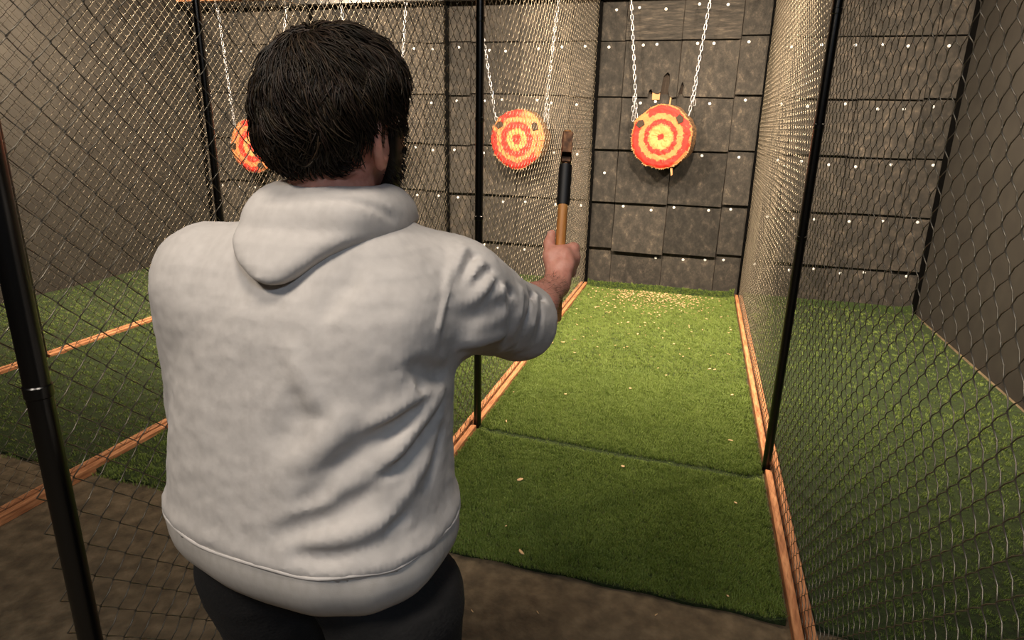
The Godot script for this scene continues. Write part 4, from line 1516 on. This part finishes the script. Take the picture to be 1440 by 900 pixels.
func fist_field() -> Field:
	var h := hand_axes()
	var P := func(r: float, u: float, f: float) -> Vector3: return FIST + h[0] * r + h[1] * u + h[2] * f
	var F := Field.new()
	F.cap(ELBOW_R.lerp(WRIST_R, 0.12), ELBOW_R.lerp(WRIST_R, 0.45), 0.043, 0.041, 0.02)
	F.cap(ELBOW_R.lerp(WRIST_R, 0.45), WRIST_R, 0.041, 0.0275, 0.02)
	var w: Vector3 = WRIST_R
	F.cap(w, P.call(0.018, -0.020, -0.030), 0.027, 0.020, 0.018)
	var len_k := [0.0, 0.002, 0.0, -0.004]
	for i in 4:
		var u := 0.025 - 0.0195 * i
		var kn: Vector3 = P.call(0.033 + len_k[i], u, 0.004)
		F.cap(w.lerp(P.call(0.010, u * 0.6 - 0.012, -0.035), 0.7), kn, 0.0165, 0.0122, 0.010)      # back of the hand
		var rad := 0.0098 - 0.0007 * i
		var pip: Vector3 = P.call(0.020, u - 0.002, 0.040 + len_k[i])
		var dip: Vector3 = P.call(-0.020, u - 0.003, 0.031)
		var tip: Vector3 = P.call(-0.024, u - 0.004, 0.008)
		F.cap(kn, pip, 0.0118 - 0.0007 * i, rad, 0.0025)
		F.cap(pip, dip, rad, rad * 0.92, 0.0025)
		F.cap(dip, tip, rad * 0.92, rad * 0.80, 0.0025)
	# ball of the thumb, then the thumb along the handle
	F.cap(w.lerp(P.call(-0.010, -0.030, -0.034), 0.5), P.call(-0.021, -0.002, -0.026), 0.021, 0.0165, 0.012)
	F.cap(P.call(0.010, 0.004, -0.028), P.call(-0.016, -0.004, -0.026), 0.016, 0.016, 0.012)
	F.cap(P.call(-0.006, 0.010, -0.024), P.call(0.027, 0.021, -0.004), 0.0135, 0.0125, 0.012)      # web to the index knuckle
	F.cap(P.call(0.012, -0.004, -0.026), P.call(0.034, 0.000, -0.002), 0.016, 0.0125, 0.012)
	F.cap(P.call(-0.021, -0.002, -0.026), P.call(-0.0255, 0.030, -0.015), 0.0150, 0.0132, 0.005)
	F.cap(P.call(-0.0255, 0.030, -0.015), P.call(-0.022, 0.054, -0.006), 0.0128, 0.0098, 0.004)
	return F

func relaxed_hand(w: Vector3, dir: Vector3, palm: Vector3) -> Field:
	var side := dir.cross(palm).normalized()
	var F := Field.new()
	F.cap(ELBOW_L.lerp(w, 0.45), w, 0.040, 0.027, 0.02)
	for i in 4:
		var off := (i - 1.5) * 0.019
		var kn := w + dir * (0.088 - 0.004 * absf(i - 1.3)) + side * off
		F.cap(w + dir * 0.012 + side * off * 0.5, kn, 0.0185, 0.0125, 0.012)
		var l: float = [0.040, 0.045, 0.041, 0.032][i]
		var b := kn + (dir * 0.85 + palm * 0.5).normalized() * l
		var c := b + (dir * 0.35 + palm * 0.9).normalized() * l * 0.65
		var e := c + (dir * -0.1 + palm).normalized() * l * 0.5
		F.cap(kn, b, 0.0112, 0.0096, 0.003)
		F.cap(b, c, 0.0096, 0.0088, 0.003)
		F.cap(c, e, 0.0088, 0.0074, 0.003)
	var t0 := w + dir * 0.03 - side * 0.03 + palm * 0.01
	F.cap(w + dir * 0.01 - side * 0.01, t0, 0.020, 0.015, 0.012)
	var t1 := t0 + (dir * 0.8 - side * 0.35 + palm * 0.4).normalized() * 0.038
	F.cap(t0, t1, 0.0135, 0.0110, 0.005)
	F.cap(t1, t1 + (dir * 0.9 + palm * 0.5).normalized() * 0.028, 0.0108, 0.0082, 0.004)
	return F

func build_person() -> void:
	prepare_cloth()
	hair_noise.seed = 4
	hair_noise.frequency = 1.0
	var who := thing("person", CHEST, "person in pale grey hooded sweatshirt and black trousers, seen from behind, raising an axe", "person")
	# --- one continuous skin: trunk and limbs coarse, head and hands fine
	var sk := Shape.new()
	var core := Field.new()
	core.cap(Vector3(0.277, 1.40, -0.835), Vector3(0.235, 1.0, -0.81), 0.055, 0.10, 0.05)
	core.cap(Vector3(0.27, 1.34, -0.835), SHOULDER_R, 0.06, 0.05, 0.04)
	core.cap(Vector3(0.27, 1.34, -0.835), SHOULDER_L, 0.06, 0.05, 0.04)
	core.cap(SHOULDER_R, ELBOW_R, 0.05, 0.038, 0.03)
	core.cap(ELBOW_R, ELBOW_R.lerp(WRIST_R, 0.3), 0.038, 0.036, 0.02)
	core.cap(SHOULDER_L, ELBOW_L, 0.05, 0.038, 0.03)
	core.cap(ELBOW_L, ELBOW_L.lerp(WRIST_L, 0.7), 0.038, 0.030, 0.02)
	for leg in LEGS:
		core.cap(Vector3(0.22, 0.95, -0.805), leg[0], 0.085, 0.070, 0.05)
		core.cap(leg[0], leg[1], 0.070, 0.048, 0.03)
		core.cap(leg[1], leg[2], 0.048, 0.034, 0.03)
	nets(sk, core.at, Vector3(-0.09, 0.08, -1.24), Vector3(0.54, 1.46, -0.60), 0.014, 0.0, CHEST)
	nets(sk, skin_head, HEAD + Vector3(-0.13, -0.20, -0.14), HEAD + Vector3(0.13, 0.13, 0.13), 0.0035, 0.004, CHEST)
	nets(sk, fist_field().at, Vector3(0.41, 1.12, -1.53), Vector3(0.565, 1.345, -1.16), 0.0026, 0.0, CHEST)
	var ldir := (WRIST_L - ELBOW_L).normalized()
	nets(sk, relaxed_hand(WRIST_L, ldir, Vector3(0.93, 0.0, 0.36)).at, WRIST_L + Vector3(-0.10, -0.19, -0.19), WRIST_L + Vector3(0.13, 0.12, 0.12), 0.004, 0.0, CHEST)
	var body := part("body", sk.done(), M.skin, who)
	var h := hand_axes()
	var nail := lathe([[0.0, 0.0016], [0.004, 0.0012], [0.0058, 0.0]], 10)
	part("thumbnail", nail, M.nail, body, FIST + h[0] * -0.0268 + h[1] * 0.053 + h[2] * -0.0135 - CHEST, Basis(h[1], 0.0) * Basis(Vector3.RIGHT, 1.45))
	for sg in [-1.0, 1.0]:
		var eye := SphereMesh.new()
		eye.radius = 0.0115
		eye.height = 0.023
		eye.radial_segments = 16
		eye.rings = 8
		var e := part("eye", eye, M.eye_white, body, head_point(Vector3(0.032 * sg, -0.006, 0.082)) - CHEST)
		part("iris", lathe([[0.0, 0.0014], [0.004, 0.0010], [0.0055, 0.0]], 12), M.iris, e, Vector3(0.15643, 0, -0.98769) * 0.0108, Basis(Vector3.UP, -0.157) * Basis(Vector3.RIGHT, -PI / 2))
	# --- hair and beard
	var hr := Shape.new()
	nets(hr, hair_mass, HEAD + Vector3(-0.13, -0.12, -0.15), HEAD + Vector3(0.13, 0.15, 0.15), 0.005, 0.008, CHEST, Color(0.013, 0.009, 0.006))
	var rr := RandomNumberGenerator.new()
	rr.seed = 12
	strands(hr, 9000, rr)
	part("hair", hr.done(false, true), M.hair, who)
	var bd := Shape.new()
	nets(bd, beard_mass, HEAD + Vector3(-0.11, -0.16, -0.15), HEAD + Vector3(0.13, 0.02, 0.02), 0.004, 0.006, CHEST, Color(0.014, 0.009, 0.006))
	beard_strands(bd, 9000, rr)
	part("beard", bd.done(false, true), M.hair, who)
	var ah := Shape.new()
	var fist := fist_field()
	var fdir := (WRIST_R - ELBOW_R).normalized()
	var fs := fdir.cross(Vector3.UP).normalized()
	for i in 520:
		var ang := rr.randf() * TAU
		var out := fs * cos(ang) + fs.cross(fdir) * sin(ang)
		var p := ELBOW_R.lerp(WRIST_R, rr.randf_range(0.25, 0.93))
		var t := 0.06
		for st in 6: t -= fist.at(p + out * t)
		p += out * t
		var to := (fdir * 0.8 + out * 0.45 + Vector3(rr.randfn(0, 0.3), -0.5 + rr.randfn(0, 0.3), rr.randfn(0, 0.3))).normalized()
		var l := rr.randf_range(0.008, 0.018)
		add_tube(ah, PackedVector3Array([p - CHEST, p + to * l * 0.5 + out * 0.001 - CHEST, p + to * l - CHEST]), PackedFloat32Array([0.0002, 0.00017, 0.00006]), 3, Color(0.05, 0.03, 0.018))
	part("arm_hair", ah.done(false, true), M.hair, body)
	# --- sweatshirt
	var cl := Shape.new()
	nets(cl, cloth, Vector3(-0.105, 0.93, -1.25), Vector3(0.59, 1.43, -0.60), 0.0056, 0.020, CHEST)
	var shirt := part("sweatshirt", cl.done(), M.fleece, who)
	var hd := Shape.new()
	nets(hd, hood_field, Vector3(0.09, 1.24, -1.02), Vector3(0.46, 1.50, -0.56), 0.0055, 0.012, CHEST)
	part("hood", hd.done(), M.fleece, shirt)
	part("hem_band", band(0.862, 0.964, 0.003, 0.007), M.fleece_rib, shirt)
	# piping along the top of the hem band
	var pipe := PackedVector3Array()
	var pr := PackedFloat32Array()
	for k in 90:
		pipe.append(ring_point(0.960 + 0.002 * sin(k * 0.7), TAU * k / 90.0, 0.0035) - CHEST)
		pr.append(0.0034)
	var ps := Shape.new()
	add_tube(ps, pipe, pr, 6, Color.WHITE, true)
	part("hem_seam", ps.done(), M.fleece, shirt)
	# --- trousers
	var tr := Shape.new()
	var tf := Field.new()
	tf.cap(Vector3(0.150, 0.93, -0.80), Vector3(0.300, 0.93, -0.785), 0.128, 0.124, 0.05)
	for leg in LEGS:
		tf.cap(leg[0], leg[1], 0.116, 0.082, 0.05)
		tf.cap(leg[1], leg[2], 0.080, 0.062, 0.04)
	var wrinkle := func(p: Vector3) -> float:
		var d := maxf(tf.at(p) - 0.004 * hair_noise.get_noise_3d(p.x * 9.0, p.y * 14.0, p.z * 9.0), 0.085 - p.y)
		if p.y > 0.80: d = maxf(d, trunk(Vector3(p.x, maxf(p.y, 0.865), p.z)) + 0.012 - 3.0 * maxf(0.0, 0.868 - p.y))      # tucked under the hem
		return d
	nets(tr, wrinkle, Vector3(-0.05, 0.06, -1.12), Vector3(0.50, 1.08, -0.58), 0.010, 0.006, CHEST)
	part("trousers", tr.done(), M.trouser_cloth, who)
	# --- shoes
	for leg in LEGS:
		var sf := Field.new()
		var an: Vector3 = leg[2]
		var toe := Vector3(0.10, 0, -0.99).normalized()
		sf.cap(an + Vector3(0, 0.02, 0), an + Vector3(0, -0.045, 0) - toe * 0.02, 0.046, 0.042, 0.03)
		sf.cap(Vector3(an.x, 0.05, an.z) - toe * 0.035, Vector3(an.x, 0.045, an.z) + toe * 0.14, 0.044, 0.040, 0.03)
		var ss := Shape.new()
		nets(ss, func(p: Vector3) -> float: return maxf(sf.at(p), 0.022 - p.y), Vector3(an.x - 0.09, 0.0, an.z - 0.22), Vector3(an.x + 0.09, 0.20, an.z + 0.12), 0.008, 0.0, CHEST)
		var shoe := part("shoe", ss.done(), M.shoe_cloth, who)
		var sl := Shape.new()
		nets(sl, func(p: Vector3) -> float: return maxf(maxf(sf.at(Vector3(p.x, maxf(p.y, 0.04), p.z)) - 0.004, p.y - 0.026), -p.y), Vector3(an.x - 0.09, -0.01, an.z - 0.22), Vector3(an.x + 0.09, 0.06, an.z + 0.12), 0.006, 0.006, CHEST)
		part("sole", sl.done(), M.sole, shoe)

const LEGS := [
	[Vector3(0.374, 0.80, -0.785), Vector3(0.372, 0.45, -0.775), Vector3(0.360, 0.09, -0.720)],
	[Vector3(0.105, 0.80, -0.815), Vector3(0.110, 0.48, -0.865), Vector3(0.105, 0.09, -0.890)]]

func ring_point(y: float, a: float, out: float) -> Vector3:
	var hx := hermite(y, 3) + out
	var hz := hermite(y, 4) + out
	var ph := deg_to_rad(hermite(y, 5))
	var ca := cos(a)
	var sa := sin(a)
	var lx := hx * signf(ca) * pow(absf(ca), 0.8)
	var lz := hz * signf(sa) * pow(absf(sa), 0.8)
	return Vector3(hermite(y, 1) + lx * cos(ph) - lz * sin(ph), y, hermite(y, 2) + lx * sin(ph) + lz * cos(ph))

func band(y0: float, y1: float, out: float, thick: float) -> ArrayMesh:
	var s := Shape.new()
	var prof := []
	for k in 7: prof.append([lerpf(y0, y1, k / 6.0), out - 0.004 * pow(1.0 - k / 6.0, 2.0) + 0.003 * sin(PI * k / 6.0)])
	prof.push_front([y0 - 0.001, out - 0.004 - thick * 0.5])
	prof.push_front([y0 + 0.004, out - 0.004 - thick])
	prof.push_front([y1, out - thick - 0.004])
	var m := 120
	for j in prof.size():
		for i in m + 1:
			var a := TAU * i / m
			var wav := 0.0025 * sin(a * 9.0) * sin(a * 4.0 + 1.0)
			s.v.append(ring_point(clampf(prof[j][0], 0.861, 1.4), a, prof[j][1] + wav) - CHEST)
			s.n.append(Vector3.ZERO)
			s.c.append(Color.WHITE)
	for j in prof.size() - 1:
		for i in m:
			var a := j * (m + 1) + i
			for w in [a, a + 1, a + m + 2, a, a + m + 2, a + m + 1]: s.ix.append(w)
	smooth_normals(s, Vector3.ZERO)
	# outward on the outer face
	var probe := 6 * (m + 1)
	if s.n[probe].dot(Vector3(s.v[probe].x, 0, s.v[probe].z)) < 0.0:
		for i in s.n.size(): s.n[i] = -s.n[i]
	return s.done()
